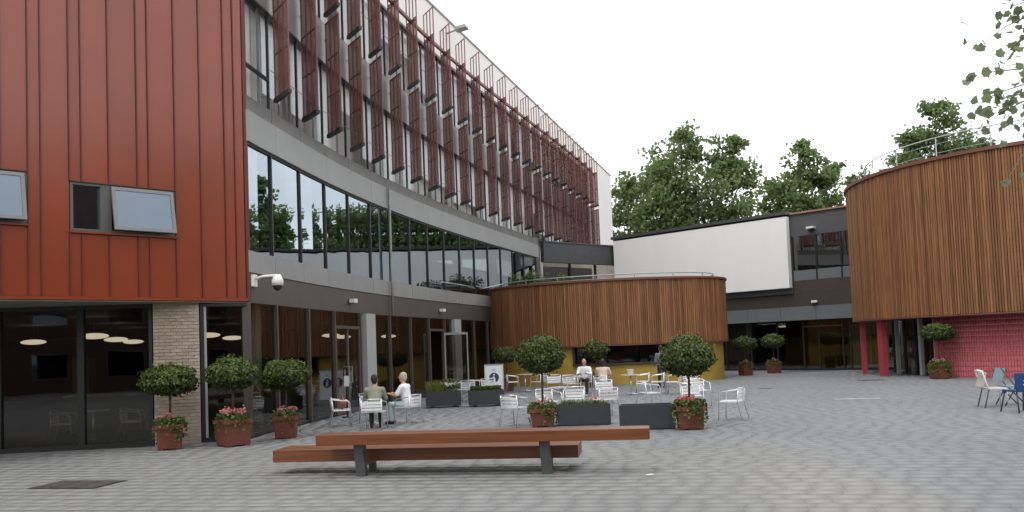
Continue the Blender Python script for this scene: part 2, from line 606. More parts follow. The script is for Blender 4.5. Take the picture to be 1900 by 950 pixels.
bw.build('interior_wall', 'int_wall', main)
for (z0, z1, m_) in ((zC, zD, 'int_wall'), (zF, zG, 'int_light'), (zH, zT, 'int_light')):
    w_ = MB()
    ss = np.linspace(-1, SEND, 30)
    w_.prism([CP(float(s), -5.5) for s in ss] + [CP(float(s), -5.7) for s in ss[::-1]], z0, z1)
    w_.build('interior_wall', m_, main)
# interior round columns behind the glass
for s in (1.1, 10.0, 20.6, 25.5, 29.5):
    x, y = CP(s, -.42 if s < 2 else -.8)
    MB().cyl((x, y, .03), .24, .24, zA - .03, 20).build('interior_column', 'column_grey', main, True)
    MB().cyl((x, y, zC), .24, .24, zD - zC, 20).build('interior_column', 'column_grey', main, True)
# ground floor glazing
gm = [-.05, 1.59, 3.79, 5.79, 7.97, 9.14, 10.72, 12.81, 14.78, 16.6, 18.43, 20.33, 22.2]
for a, b in zip(gm[:-1], gm[1:]):
    if (a, b) == (7.97, 9.14):
        seg(MB(), 8.27, 9.1, .0, zA, -.15, .14).build('pilaster', 'column_grey', main)
        continue
    door = (a, b) in ((5.79, 7.97),)
    opend = (a, b) == (14.78, 16.6)
    if door or opend:
        top = 2.62
        fr = MB()
        seg(fr, a + .06, b - .06, top, top + .09, -.06, .05)
        seg(fr, a + .06, a + .14, .03, top, -.06, .05)
        seg(fr, b - .14, b - .06, .03, top, -.06, .05)
        mid = (a + b) / 2
        if door:
            seg(fr, mid - .06, mid + .06, .03, top, -.05, .04)
            seg(fr, a + .14, mid - .06, .03, .15, -.05, .04); seg(fr, mid + .06, b - .14, .03, .15, -.05, .04)
        d_ = fr.build('door_frame', 'brown_frame', main)
        seg(MB(), a + .06, b - .06, top + .09, zA, -.03, -.01).build('transom_pane', 'glass_ground', d_)
        if door:
            seg(MB(), a + .14, mid - .06, .15, top, -.02, 0).build('pane', 'glass_ground', d_)
            seg(MB(), mid + .06, b - .14, .15, top, -.02, 0).build('pane', 'glass_ground', d_)
            hb = MB()
            for q in (mid - .13, mid + .13):
                p, p2 = CP(q, .1), CP(q, .0)
                hb.tube([(p2[0], p2[1], .95), (p[0], p[1], .95), (p[0], p[1], 1.45), (p2[0], p2[1], 1.45)], .017, 6)
            hb.build('handle', 'steel_rail', d_)
        else:
            # leaf standing open towards the courtyard
            p0 = Vector((*CP(b - .14, .04), 0)); dirn = (CN(b) * .9 + (Vector((*CP(b + 1), 0)) - Vector((*CP(b), 0))) * .45).normalized()
            p1 = p0 + dirn * 1.0
            nn = Vector((-dirn.y, dirn.x, 0)) * .02
            lf = MB()
            def lb(t0, t1, z0, z1, k=1.0):
                A_, B_ = p0 + dirn * t0, p0 + dirn * t1
                lf.prism([tuple((A_ + nn * k)[:2]), tuple((B_ + nn * k)[:2]), tuple((B_ - nn * k)[:2]), tuple((A_ - nn * k)[:2])], z0, z1)
            lb(0, .06, .05, 2.55); lb(.94, 1.0, .05, 2.55); lb(.06, .94, 2.46, 2.55); lb(.06, .94, .05, .2)
            ol = lf.build('door_leaf', 'pipe_grey', d_)
            lf = MB(); lb(.06, .94, .2, 2.46, .3); lf.build('pane', 'glass_ground', d_)
    else:
        seg(MB(), a + .03, b - .03, .10, zA, -.03, -.01).build('pane', 'glass_ground', main)
for s in gm:
    seg(MB(), s - .035, s + .035, .03, zA, -.12, .07).build('mullion', 'brown_frame', main)
seg(MB(), -.05, 22.4, .03, .10, -.08, .03, 24).build('sill', 'dark_frame', main)
x, y = CP(17.56, .05)
seg(MB(), 17.56, 18.36, .0, zA, -.1, .13).build('pilaster', 'column_grey', main)
# bands
seg(MB(), .04, 22.9, zA, zB - .004, -.15, .03, 30).build('brown_fascia', 'fascia_brown', main)
edges = [.04] + [S0B + PITCHB * k for k in range(0, 12)] + [23.0]
for a, b in zip(edges[:-1], edges[1:]):
    seg(MB(), a + .008, b - .008, zB, zC, -.12, .06, 3).build('band_panel', 'panel_grey', main)
seg(MB(), .05, 23, zB + .01, zC - .01, -.14, .04, 30).build('band_backing', 'dark_frame', main)
S1E = 30.7
e1 = [.04] + [S0B + PITCHB * k for k in range(0, 16)]
e1[-1] = S1E
for a, b in zip(e1[:-1], e1[1:]):
    seg(MB(), a + .03, b - .03, zC + .02, zD - .04, -.05, -.03, 2).build('first_floor_pane', 'glass_upper', main)
    seg(MB(), b - .026, b + .026, zC, zD, -.075, .02).build('mullion', 'dark_frame', main)
seg(MB(), .04, S1E, zD - .05, zD, -.10, .02, 40).build('head_frame', 'dark_frame', main)
e2 = [.05, S0B + .15, S0B + PITCHB * 2, S0B + PITCHB * 4, S0B + PITCHB * 4.75, S0B + PITCHB * 7, S0B + PITCHB * 9, S0B + PITCHB * 11, S0B + PITCHB * 13, S1E + .3]
for a, b in zip(e2[:-1], e2[1:]):
    seg(MB(), a + .004, b - .004, zD + .003, zE, -.15, .09, 6).build('fascia_panel', 'fascia_grey', main)
e3 = [.05] + [S0B + PITCHB * k for k in range(0, 16)]
e3[-1] = S1E + .3
for a, b in zip(e3[:-1], e3[1:]):
    seg(MB(), a + .012, b - .012, zE + .004, zF, -.15, .05, 3).build('gutter_panel', 'gutter_grey', main)
# upper storeys
for k in range(-1, 23):
    a, b = max(.04, S0B + PITCHB * k), S0B + PITCHB * (k + 1)
    m1 = a + .62 * (b - a)
    for z0, z1 in ((zF + .03, zG - .03), (zH + .03, zT - .06)):
        bz = z0 if random.random() < .6 else z0 + random.uniform(.3, 1.6)
        seg(MB(), a + .04, m1 - .03, bz, z1, -.22, -.20).build('blind', 'blind_white', main)  # pale blinds added behind the panes to brighten the glass
        if random.random() < .75:
            seg(MB(), m1 + .03, b - .04, z0 if random.random() < .6 else z0 + random.uniform(.3, 1.6), z1, -.22, -.20).build('blind', 'blind_white', main)
        seg(MB(), a + .03, m1 - .02, z0, z1, -.05, -.03).build('pane', 'glass_fin', main)
        seg(MB(), m1 + .02, b - .03, z0, z1, -.05, -.03).build('pane', 'glass_fin', main)
        seg(MB(), b - .03, b + .03, z0 - .03, z1 + .03, -.055, .005).build('mullion', 'dark_frame', main)
        seg(MB(), m1 - .02, m1 + .02, z0 - .03, z1 + .03, -.05, .0).build('mullion', 'sash_frame', main)
    seg(MB(), a + .006, b - .006, zG, zH, -.15, .04).build('spandrel_panel', 'spandrel', main)
    if k == -1:
        seg(MB(), a + .03, b - .03, zF + .75, zF + .81, -.06, .03).build('transom', 'dark_frame', main)
seg(MB(), .04, SEND, zG - .05, zG - .004, -.1, .10, 40).build('head_frame', 'dark_frame', main)
seg(MB(), .04, SEND, zT - .06, zT, -.1, .08, 40).build('head_frame', 'dark_frame', main)
seg(MB(), .2, SEND + .2, zT - .02, zT + .10, .42, .52, 40).build('fin_rail', 'fin_frame', main)
# white straight parapet wall behind
WD = Vector((12.65, 41.4, 0)).normalized()
W0 = Vector((-8.6, 19.1, 0)); W1 = Vector((9.4, 78, 0))
WN = Vector((-WD.y, WD.x, 0))
ww = MB()
ww.prism([tuple(W0[:2]), tuple(W1[:2]), tuple((W1 + WN * .5)[:2]), tuple((W0 + WN * .5)[:2])], 8.1, 17.0)
Wm = W0.lerp(W1, .58)
ww.prism([tuple(Wm[:2]), tuple(W1[:2]), tuple((W1 + WN * .5)[:2]), tuple((Wm + WN * .5)[:2])], 0, 8.098)
ww.prism([tuple((W1 + WN * .5)[:2]), tuple((W1 + WN * 12)[:2]), tuple((W1 + WN * 12 - WD * .5)[:2]), tuple((W1 + WN * .5 - WD * .5)[:2])], 0, 17.0)
ww.build('parapet_wall', 'white_wall', main)
wc = MB()
wa = W0 - WN * .05
wb = W1 - WN * .05 + WD * .05
wc.prism([tuple(wa[:2]), tuple(wb[:2]), tuple((wb + WN * .6)[:2]), tuple((wa + WN * .6)[:2])], 17.003, 17.09)
wc.build('coping', 'pipe_grey', main)
# closing flank of the glazed volume
pa, pb = CP(SEND, -.1), CP(SEND, -2.2)
MB().prism([pa, pb, (pb[0] + .05, pb[1] + .2), (pa[0] + .05, pa[1] + .2)], zF, zT).build('end_wall', 'white_wall', main)
# sunshade fins
def fin_mesh(z0, z1, zi):
    fr, inf, cap = MB(), MB(), MB()
    w = 1.02
    for x0 in (0, .33, .66, w - .035):
        fr.box((x0 + .0175, 0, (z0 + z1) / 2), (.035, .035, z1 - z0))
    for z in (z0 + .02, z0 + (z1 - z0) * .33, z0 + (z1 - z0) * .66, zi, z1 - .0175):
        fr.box((w / 2, 0, z), (w - .07, .03, .033))
    for x0, x1 in ((.035, .33), (.365, .66), (.695, w - .035)):
        inf.box(((x0 + x1) / 2, .0, (z0 + zi) / 2), (x1 - x0 - .004, .012, zi - z0 - .04))
    cap.box((w / 2, 0, z0 - .055), (w, .10, .10))
    return fr.mesh('fin', 'fin_frame'), inf.mesh('perforated_infill', 'fin_mesh'), cap.mesh('end_cap', 'fin_cap')
LOWF, UPF = fin_mesh(8.36, 11.72, 11.68), fin_mesh(12.02, 15.55, 14.45)
rodm = MB().tube([(-.32, .1, 0), (.06, 0, 0)], .016, 6).mesh('tie_rod', 'rod')
for k in range(0, 24):
    s = S0B + PITCHB * k
    n_ = CN(s)
    ang = math.atan2(n_.y, n_.x) - math.radians(47)
    x, y = CP(s, .16)
    for ms, zz in ((LOWF, (8.45, 11.3)), (UPF, (12.15, 14.2))):
        f = put('fin', ms[0], main, (x, y, 0), ang)
        put('perforated_infill', ms[1], f)
        put('end_cap', ms[2], f)
        for z in zz:
            put('tie_rod', rodm, f, (0, 0, z))
for z, o in ((8.62, .62), (12.75, .62), (13.6, .62)):
    MB().tube([(*CP(float(s), o), z) for s in np.linspace(.1, SEND + .1, 60)], .009, 5).build('stay_cable', 'fin_frame', main)
# downpipe
MB().tube([(*CP(10.72, .16), z) for z in (zA, zC, zD, zE)], .045, 8).build('downpipe', 'pipe_grey', main, True)

# small fittings on the facade
def wall_light(label, x, y, z, ang):
    t = thing('wall_light', label, 'light', (x, y, z), ang, 'box lights on the facades')
    MB().box((.13, 0, 0), (.16, .30, .12)).build('housing', 'white_plastic', t)
    MB().box((.03, 0, 0), (.06, .12, .08)).build('bracket', 'pipe_grey', t)
    MB().box((.13, 0, -.066), (.12, .24, .012)).build('lens', 'win_frame', t)
    return t
for s, z, lb in ((7.13, 3.50, 'small white box light on the brown fascia above the double door'), (16.1, 3.48, 'small white box light on the brown fascia near the wooden kiosk')):
    n_ = CN(s); x, y = CP(s, .03)
    wall_light(lb, x, y, z, math.atan2(n_.y, n_.x))
x, y = CP(.22, .03)
n_ = CN(.6)
cc = thing('dome_camera', 'white dome security camera on a wall arm beside the red cladding', 'camera', (x, y, 3.66), math.atan2(n_.y, n_.x))
MB().box((.04, 0, 0), (.08, .22, .28)).build('wall_box', 'white_plastic', cc)
MB().tube([(.08, 0, .04), (.25, 0, .09), (.62, 0, .10)], .032, 8).build('arm', 'white_plastic', cc, True)
MB().tube([(.62, 0, .12), (.62, 0, -.02), (.62, 0, -.14)], [.075, .135, .135], 16).build('housing', 'white_plastic', cc, True)
MB().ell((.62, 0, -.145), (.11, .11, .12), 16, 10).build('dome', 'black_plastic', cc, True)
rl = thing('roof_floodlight', 'grey floodlight on an arm at the pale parapet', 'light', tuple(Vector((-2.55, 38.9, 16.3))), math.radians(-17))
MB().tube([(-.05, 0, 0), (.5, 0, .12)], .04, 8).build('arm', 'pipe_grey', rl)
MB().box((.75, 0, .16), (.55, .45, .14), 0, 0, -.15).build('lamp_head', 'rod', rl)

# ------------------------------------------------------------------ red clad building
red = thing('red_clad_building', 'red metal clad block on the left over a dark glazed ground floor', 'building')
RC = Vector((-6.2, 20.0, 0))
RD = Vector((-math.cos(math.radians(44)), -math.sin(math.radians(44)), 0))
RN = Vector((-RD.y, RD.x, 0))
if RN.dot(-RC) < 0:
    RN = -RN
RANG = math.atan2(RD.y, RD.x)
def RP(s, o):
    p = RC + RD * s + RN * o
    return (p.x, p.y)
def rbox(mb, s0, s1, o0, o1, z0, z1):
    return mb.prism([RP(s0, o0), RP(s1, o0), RP(s1, o1), RP(s0, o1)], z0, z1)
ZR0, ZR1 = 3.19, 13.2
rbox(MB(), .0, 12, -6.5, -.76, ZR0 + .03, ZR1).build('core_wall', 'red_rib', red)
seams = [-.04, .18, .43, 1.01, 1.59, 2.17, 2.41, 3.0, 3.54, 3.77, 4.3, 4.53, 5.01, 5.6, 5.85, 6.45, 6.72, 7.3, 7.9, 8.15, 8.75, 9.3, 10]
wins = [(1.59, 3.77, 4.58, 5.58), (4.53, 6.72, 4.66, 5.68)]
for a, b in zip(seams[:-1], seams[1:]):
    zr = [(ZR0 + .05, ZR1)]
    for w in wins:
        if a >= w[0] - .01 and b <= w[1] + .01:
            zr = [(ZR0 + .05, w[2] - .05), (w[3] + .02, ZR1)]
    for z0, z1 in zr:
        # each tray joints horizontally now and then
        cuts = [z0, z1]
        if z1 > 9:
            cuts = [z0, random.uniform(9.2, 12.2), z1]
        for c0, c1 in zip(cuts[:-1], cuts[1:]):
            rbox(MB(), a + .006, b - .006, -.06, random.uniform(-.003, .003), c0 + .002, c1 - .002).build('cladding_panel', 'red_clad', red)
        rbox(MB(), b - .011, b + .011, -.055, .032, z0, z1).build('standing_seam', 'red_rib', red)
rbox(MB(), -.06, 12, -.07, .045, ZR0 - .02, ZR0 + .046).build('bottom_trim', 'red_clad', red)
rbox(MB(), -.14, -.045, -.30, .03, ZR0 - .02, ZR1).build('corner_trim', 'red_rib', red)
# windows with an open top-hung sash
for wi, (a, b, z0, z1) in enumerate(wins):
    f = MB()
    rbox(f, a + .01, b - .01, -.20, .01, z1 - .05, z1)
    rbox(f, a + .01, b - .01, -.20, .01, z0, z0 + .05)
    for q in (a + .01, a + 1.36, b - .07):
        rbox(f, q, q + (.22 if abs(q - a - 1.36) < .01 else .06), -.20, .008, z0 + .05, z1 - .05)
    w = f.build('window', 'win_frame', red)
    # s grows to the left: the open sash is on the right half (small s)
    rbox(MB(), a + 1.58, b - .07, -.13, -.10, z0 + .05, z1 - .05).build('fixed_pane', 'glass_window', w)
    rbox(MB(), a + .07, b - .07, -.7, -.68, z0, z1).build('blind', 'int_wall', w)
    rbox(MB(), a - .01, b + .02, -.05, .06, z0 - .046, z0 - .004).build('sill', 'red_clad', w)
    rbox(MB(), a + .0, b, -.18, .035, z1 + .002, z1 + .02).build('head_flashing', 'dark_frame', w)
    tilt = math.radians(11)
    hgt, wid = z1 - z0 - .06, 1.30
    ctr = RC + RD * (a + .72) + RN * .02
    sash = bpy.data.objects.new('sash', None)
    sf = MB()
    for dz in (-.035, -hgt + .035):
        sf.box((0, 0, dz), (wid, .05, .07))
    for dx in (-wid / 2 + .035, wid / 2 - .035):
        sf.box((dx, 0, -hgt / 2), (.07, .05, hgt - .14))
    so_ = sf.build('sash', 'sash_frame', w)
    so_.location = (ctr.x, ctr.y, z1 - .03)
    # local x along wall, local -y outward
    so_.rotation_euler = (0, 0, 0)
    xa = -RD
    Mz = Matrix((( -RD.x, -RN.x, 0), (-RD.y, -RN.y, 0), (0, 0, 1)))
    so_.rotation_euler = (Mz @ Matrix.Rotation(-tilt, 3, 'X')).to_euler()
    gp = MB().box((0, 0, -hgt / 2), (wid - .14, .015, hgt - .14)).mesh('sash_pane', 'glass_window')
    gpo = put('sash_pane', gp, w, so_.location)
    gpo.rotation_euler = so_.rotation_euler
# ground floor glazing line below the overhang
GL = [(-15.5, 18.1), (-11.14, 18.65), (-9.45, 18.86), (-7.96, 19.05), (-7.05, 19.40), (-6.10, 20.0)]
sof = MB()
sof.prism([RP(0, .0), RP(12, .0), (-15.6, 18.2)] + [(p[0], p[1] + .15) for p in GL], 3.135, 3.165)
sof.build('soffit', 'soffit', red)
def wallpiece(mb, p, q, t0, t1, z0, z1, o0, o1):
    p, q = Vector((*p, 0)), Vector((*q, 0))
    d = (q - p); l_ = d.length; d.normalize(); n = Vector((d.y, -d.x, 0))
    a, b = p + d * t0, p + d * (l_ - t1)
    return mb.prism([tuple((a + n * o0)[:2]), tuple((b + n * o0)[:2]), tuple((b + n * o1)[:2]), tuple((a + n * o1)[:2])], z0, z1)
for p, q in ((GL[0], GL[1]), (GL[1], GL[2]), (GL[2], GL[3]), (GL[4], GL[5])):
    wallpiece(MB(), p, q, .05, .05, .10, 3.08, -.03, -.01).build('ground_pane', 'glass_ground', red)
    f = MB()
    wallpiece(f, p, q, 0, 0, 3.05, 3.13, -.08, .05)
    wallpiece(f, p, q, 0, 0, .0, .10, -.08, .05)
    d = (Vector(q) - Vector(p)); l_ = d.length
    wallpiece(f, p, q, 0, l_ - .07, .10, 3.05, -.10, .06)
    wallpiece(f, p, q, l_ - .07, 0, .10, 3.05, -.10, .06)
    f.build('ground_frame', 'dark_frame', red)
# pale inner jamb
wallpiece(MB(), GL[4], GL[5], .09, .98, .10, 3.05, -.06, .02).build('jamb_post', 'column_grey', red)
# cream brick pier
pp, pq = Vector((*GL[3], 0)), Vector((*GL[4], 0))
pd = (pq - pp).normalized(); pn = Vector((pd.y, -pd.x, 0)); plen = (pq - pp).length
pier = wallpiece(MB(), GL[3], GL[4], 0.01, 0.01, 0, 3.13, -.3, .045).build('brick_pier', 'mortar', red)
bang = math.atan2(pd.y, pd.x)
bm_full = MB().box((0, 0, 0), (.215, .06, .065)).mesh('brick', 'cream_brick')
nb = int(plen / .225)
bl_ = (plen - .01) / nb
bm_full = MB().box((0, 0, 0), (bl_ - .012, .06, .063)).mesh('brick', 'cream_brick')
bm_half = MB().box((0, 0, 0), (bl_ / 2 - .012, .06, .063)).mesh('brick', 'cream_brick')
for r_ in range(41):
    z = .038 + r_ * .0755
    if r_ % 2 == 0:
        xs_ = [(bl_ * (k + .5), bm_full) for k in range(nb)]
    else:
        xs_ = [(bl_ * .25, bm_half)] + [(bl_ * (k + 1), bm_full) for k in range(nb - 1)] + [(bl_ * (nb - .25), bm_half)]
    for t, bmh in xs_:
        c = pp + pd * (t + .005) + pn * random.uniform(.030, .034)
        put('brick', bmh, pier, (c.x, c.y, z), bang)
# café interior: lamps, lit shelf strip
lampm = MB().ell((0, 0, .04), (.38, .38, .085), 24, 10).mesh('ceiling_lamp', 'lamp_glow', True)
stemm = MB().cyl((0, 0, .07), .012, .012, .48, 6).mesh('lamp_stem', 'dark_frame')
for i, (x, y) in enumerate(((-15.8, 28.4), (-11.8, 24.3), (-13.4, 29.1), (-14.8, 33.6), (-9.9, 28.0), (-10.9, 33.5), (-8.0, 40.5), (-6.3, 43.6), (-7.6, 36.0))):
    lb = ['disc lamp glowing above the leftmost dark pane', 'nearest of three disc lamps glowing behind the second pane', 'middle of three disc lamps glowing behind the second pane', 'farthest of three disc lamps glowing behind the second pane', 'disc lamp glowing behind the narrow window by the brick pier', 'small disc lamp deep behind the narrow window by the brick pier', 'disc lamp seen through the double door', 'disc lamp farthest back in the curved building', 'disc lamp behind the curved glazing left of the double door'][i]
    t = thing('disc_lamp', lb, 'lamp', (x, y, 2.58), 0, 'disc lamps inside the ground floor')
    put('shade', lampm, t)
    put('stem', stemm, t)
sh = thing('lit_shelf', 'dark shelf unit with a strip of lit goods deep inside the left glazing', 'shelf', (-13.2, 26.5, .03))
MB().box((0, 0, 1.0), (.5, .4, 2.0)).build('carcass', 'hatch_frame', sh)
for k in range(4):
    MB().box((0, -.205, .75 + k * .27), (.09, .02, .2)).build('lit_goods', ('glow_white', 'glow_yellow')[k % 2], sh)
ct = thing('service_counter', 'dark service counter with pale worktop inside the left glazing', 'counter', (-10.6, 23.0, .03))
MB().box((0, 0, .48), (2.4, .6, .96)).build('base', 'int_wall', ct)
MB().box((0, 0, .985), (2.5, .7, .05)).build('worktop', 'column_grey', ct)

# ------------------------------------------------------------------ link building with white screen
link = thing('link_building', 'dark glazed link block with large white screen and glass entrance', 'building')
LP0 = Vector((15.06, 46.0, 0)); LDv = Vector((-.70, .714, 0)).normalized(); LNv = Vector((-LDv.y, LDv.x, 0))
if LNv.dot(-LP0) < 0:
    LNv = -LNv
def lbx(mb, s0, s1, o0, o1, z0, z1):
    P_ = lambda s, o: tuple((LP0 + LDv * s + LNv * o)[:2])
    return mb.prism([P_(s0, o0), P_(s1, o0), P_(s1, o1), P_(s0, o1)], z0, z1)
S_R, S_L = -9.0, 11.8
lbx(MB(), S_R, S_L, -9, -.0, 8.20, 8.33).build('roof_slab', 'dark_coping', link)
lbx(MB(), -.02, 11.9, -.3, .50, 8.335, 8.50).build('coping', 'dark_coping', link)
lbx(MB(), S_R, -.03, -.3, .10, 8.335, 8.42).build('coping', 'terracotta_cop', link)
lbx(MB(), 0, 11.75, .12, .45, 4.42, 8.22).build('screen_panel', 'screen_white', link)
lbx(MB(), S_R, 0, -.2, .0, 7.14, 8.196).build('fascia', 'link_dark', link)
la, lb_ = Vector((1.95, 50.55, 0)), Vector((6.95, 54.75, 0))
ldd = (lb_ - la).normalized(); lnn = Vector((ldd.y, -ldd.x, 0))
def wing(z0, z1, o0, o1, t0=0., t1=1.):
    a_, b_ = la.lerp(lb_, t0), la.lerp(lb_, t1)
    return MB().prism([tuple((a_ + lnn * o0)[:2]), tuple((b_ + lnn * o0)[:2]), tuple((b_ + lnn * o1)[:2]), tuple((a_ + lnn * o1)[:2])], z0, z1)
wing(6.75, 7.92, -.25, .05).build('fascia', 'dark_coping', link)
wing(7.925, 8.0, -.3, .10).build('coping', 'dark_coping', link)
wing(0, 4.6, -.25, .0).build('wing_wall', 'link_brown', link)
for k in range(3):
    wing(4.62, 6.74, -.12, -.10, k / 3 + .006, (k + 1) / 3 - .006).build('pane', 'glass_ground', link)
    wing(4.602, 6.748, -.16, .02, (k + 1) / 3 - .005, (k + 1) / 3 + .005).build('mullion', 'dark_frame', link)
wing(4.6, 6.8, -2.6, -2.5).build('interior_wall', 'int_wall', link)
lbx(MB(), 0, 11.75, -.2, .11, 4.10, 8.196).build('screen_backing', 'link_dark', link)
# first-floor glazing right of the screen
for a, b in ((-1.35, 0), (-2.7, -1.35), (-4.1, -2.7), (-5.5, -4.1)):
    lbx(MB(), a + .03, b - .03, -.1, -.08, 5.33, 7.14).build('pane', 'glass_link', link)
    lbx(MB(), a - .03, a + .03, -.14, .03, 4.78, 7.138).build('mullion', 'dark_frame', link)
    lbx(MB(), a + .032, b - .032, -.1, -.02, 4.78, 5.32).build('spandrel_panel', 'link_band', link)
lbx(MB(), S_R, S_L, -.2, .0, 3.98, 4.09).build('brown_band', 'link_brown', link)
lbx(MB(), S_R, -.003, -.2, .0, 4.094, 4.77).build('brown_band', 'link_brown', link)
lbx(MB(), S_R, S_L, -.2, .02, 3.40, 3.976).build('brown_band', 'link_brown', link)
for k, (a, b) in enumerate(((-6, -3.2), (-3.2, -1.2), (-1.2, .8), (.8, 2.8), (2.8, 4.8), (4.8, 7), (7, 9.5), (9.5, 12))):
    lbx(MB(), a + .01, b - .01, -.1, .05, 2.68, 3.396).build('band_panel', 'link_band', link)
# ground-floor glazing, doors
gl_e = [-6, -4.4, -2.7, -2.3, -1.0, -.12, 1.4, 3.0, 4.6, 6.4, 8.2, 10.5]
for a, b in zip(gl_e[:-1], gl_e[1:]):
    lbx(MB(), a + .03, b - .03, -.6, -.58, .12, 2.66).build('pane', 'glass_link', link)
    lbx(MB(), a - .03, a + .03, -.66, -.52, .02, 2.67).build('mullion', 'dark_frame', link)
lbx(MB(), -6, 10.5, -.66, -.52, .02, .118).build('sill', 'dark_frame', link)
lbx(MB(), -2.29, -.13, -.56, -.50, 2.30, 2.36).build('door_head', 'brown_frame', link)
lbx(MB(), S_R, S_L, -9, -.7, .0, .03).build('interior_floor', 'int_floor', link)
lbx(MB(), S_R, S_L, -9, -.25, 3.2, 3.35).build('floor_slab', 'int_ceil', link)
lbx(MB(), S_R, S_L, -9, -8.8, .03, 8.19).build('back_wall', 'int_wall', link)
lbx(MB(), -.5, 1.8, -4, -3.9, .03, 2.6).build('interior_partition', 'yellow_wall', link)
lbx(MB(), -2.6, -1.6, -3.2, -3.1, .03, 2.4).build('interior_partition', 'int_light', link)
lbx(MB(), -4.5, .2, -3.2, -3.0, 4.8, 7.0).build('interior_wall', 'column_grey', link)
p_ = LP0 + LDv * -1.21 + LNv * .02
wall_light('small white box light on the dark band above the glass entrance', p_.x, p_.y, 3.62, math.atan2(LNv.y, LNv.x))
p_ = LP0 + LDv * -1.23 + LNv * .0
lc = thing('dome_camera', 'white dome security camera high on the grey fascia right of the screen', 'camera', (p_.x, p_.y, 7.45), math.atan2(LNv.y, LNv.x))
MB().box((.16, 0, .05), (.32, .38, .10)).build('wall_box', 'white_plastic', lc)
MB().ell((.2, 0, -.03), (.12, .12, .13), 14, 8).build('dome', 'black_plastic', lc, True)

# ------------------------------------------------------------------ wooden kiosk
def spline(pts, n=400):
    P_ = [Vector((*p, 0)) for p in pts]
    o = []
    for i in range(len(P_) - 1):
        p0, p1, p2, p3 = P_[max(i - 1, 0)], P_[i], P_[i + 1], P_[min(i + 2, len(P_) - 1)]
        for k in range(40):
            t = k / 40
            o.append(.5 * ((2 * p1) + (p2 - p0) * t + (2 * p0 - 5 * p1 + 4 * p2 - p3) * t * t + (3 * p1 - p0 - 3 * p2 + p3) * t ** 3))
    o.append(P_[-1])
    A_ = np.array([(q.x, q.y) for q in o])
    s_ = np.concatenate([[0], np.cumsum(np.hypot(*np.diff(A_, axis=0).T))])
    return A_, s_
class Path:
    def __init__(s, pts):
        s.A, s.S = spline(pts)
        s.L = s.S[-1]
    def p(s, t, off=0.):
        x = np.interp(t, s.S, s.A[:, 0]); y = np.interp(t, s.S, s.A[:, 1])
        e = .05
        x0, y0 = np.interp(t - e, s.S, s.A[:, 0]), np.interp(t - e, s.S, s.A[:, 1])
        x1, y1 = np.interp(t + e, s.S, s.A[:, 0]), np.interp(t + e, s.S, s.A[:, 1])
        d = math.hypot(x1 - x0, y1 - y0) + 1e-9
        return (float(x + off * (y1 - y0) / d), float(y - off * (x1 - x0) / d))
    def ang(s, t):
        a, b = s.p(t, 0), s.p(t, 1)
        return math.atan2(b[1] - a[1], b[0] - a[0])
    def seg(s, mb, t0, t1, z0, z1, o0, o1, n=1):
        tt = [t0 + (t1 - t0) * k / n for k in range(n + 1)]
        return mb.prism([s.p(t, o1) for t in tt] + [s.p(t, o0) for t in reversed(tt)], z0, z1)
kio = thing('wooden_kiosk', 'low rounded kiosk clad in brown wooden slats over a yellow wall with hatch', 'kiosk')
KP = Path([(-1.15, 42.3), (-.2, 40.6), (1.25, 39.35), (2.8, 38.6), (4.3, 38.2), (5.8, 38.1), (7.2, 38.25), (8.5, 38.65), (9.5, 39.45), (10.15, 40.8), (10.25, 42.4), (9.6, 44.2)])
KZ0, KZ1 = 1.78, 4.62
# (outward is the right-hand side of travel: towards the courtyard)
KP.seg(MB(), 0, KP.L, KZ0 + .04, KZ1 - .02, -.30, -.07, 60).build('cladding_backing', 'slat_back', kio)
slat_meshes = []
for w_, d_ in ((.074, .05), (.082, .06), (.066, .045), (.078, .07)):
    slat_meshes.append((w_, d_))
SLK = [MB().box((d_ / 2, 0, (KZ0 + KZ1) / 2), (d_, w_, KZ1 - KZ0 - .02)).mesh('slat', 'slat') for w_, d_ in slat_meshes]
t = .05
while t < KP.L - .05:
    p = KP.p(t, -.068)
    put('slat', random.choice(SLK), kio, (p[0], p[1], 0), KP.ang(t))
    t += .098
KP.seg(MB(), 0, KP.L, KZ1, KZ1 + .09, -.45, .06, 60).build('coping', 'coping_red', kio)
KP.seg(MB(), 0, KP.L, KZ0 - .05, KZ0 + .0, -.30, .02, 60).build('bottom_trim', 'coping_red', kio)
def tx(xw):
    return float(np.interp(xw, KP.A[:240, 0], KP.S[:240]))
h0, h1 = tx(2.55), tx(7.25)
KP.seg(MB(), 0, h0, 0, KZ0 - .06, -.55, -.25, 20).build('yellow_wall', 'yellow_wall', kio)
KP.seg(MB(), h1, KP.L, 0, KZ0 - .06, -.55, -.25, 20).build('yellow_wall', 'yellow_wall', kio)
KP.seg(MB(), h0, h1, 0, .88, -.55, -.25, 14).build('yellow_wall', 'yellow_wall', kio)
hf = MB()
KP.seg(hf, h0, h0 + .10, .90, KZ0 - .06, -.56, -.22)
KP.seg(hf, h1 - .10, h1, .90, KZ0 - .06, -.56, -.22)
KP.seg(hf, h0, h1, .883, .96, -.6, -.14, 14)
hf.build('serving_hatch', 'hatch_frame', kio)
for k in range(3):
    a = h0 + .1 + (h1 - h0 - .2) * k / 3; b = h0 + .1 + (h1 - h0 - .2) * (k + 1) / 3
    KP.seg(MB(), a + .03, b - .03, .96, KZ0 - .06, -.46, -.44, 4).build('hatch_pane', 'glass_ground', kio)
kroof = [KP.p(float(t_), -.28) for t_ in np.linspace(0, KP.L, 50)] + [(4, 48), (0.3, 46)]
MB().prism(kroof, 4.28, 4.36).build('roof_slab', 'gutter_grey', kio)
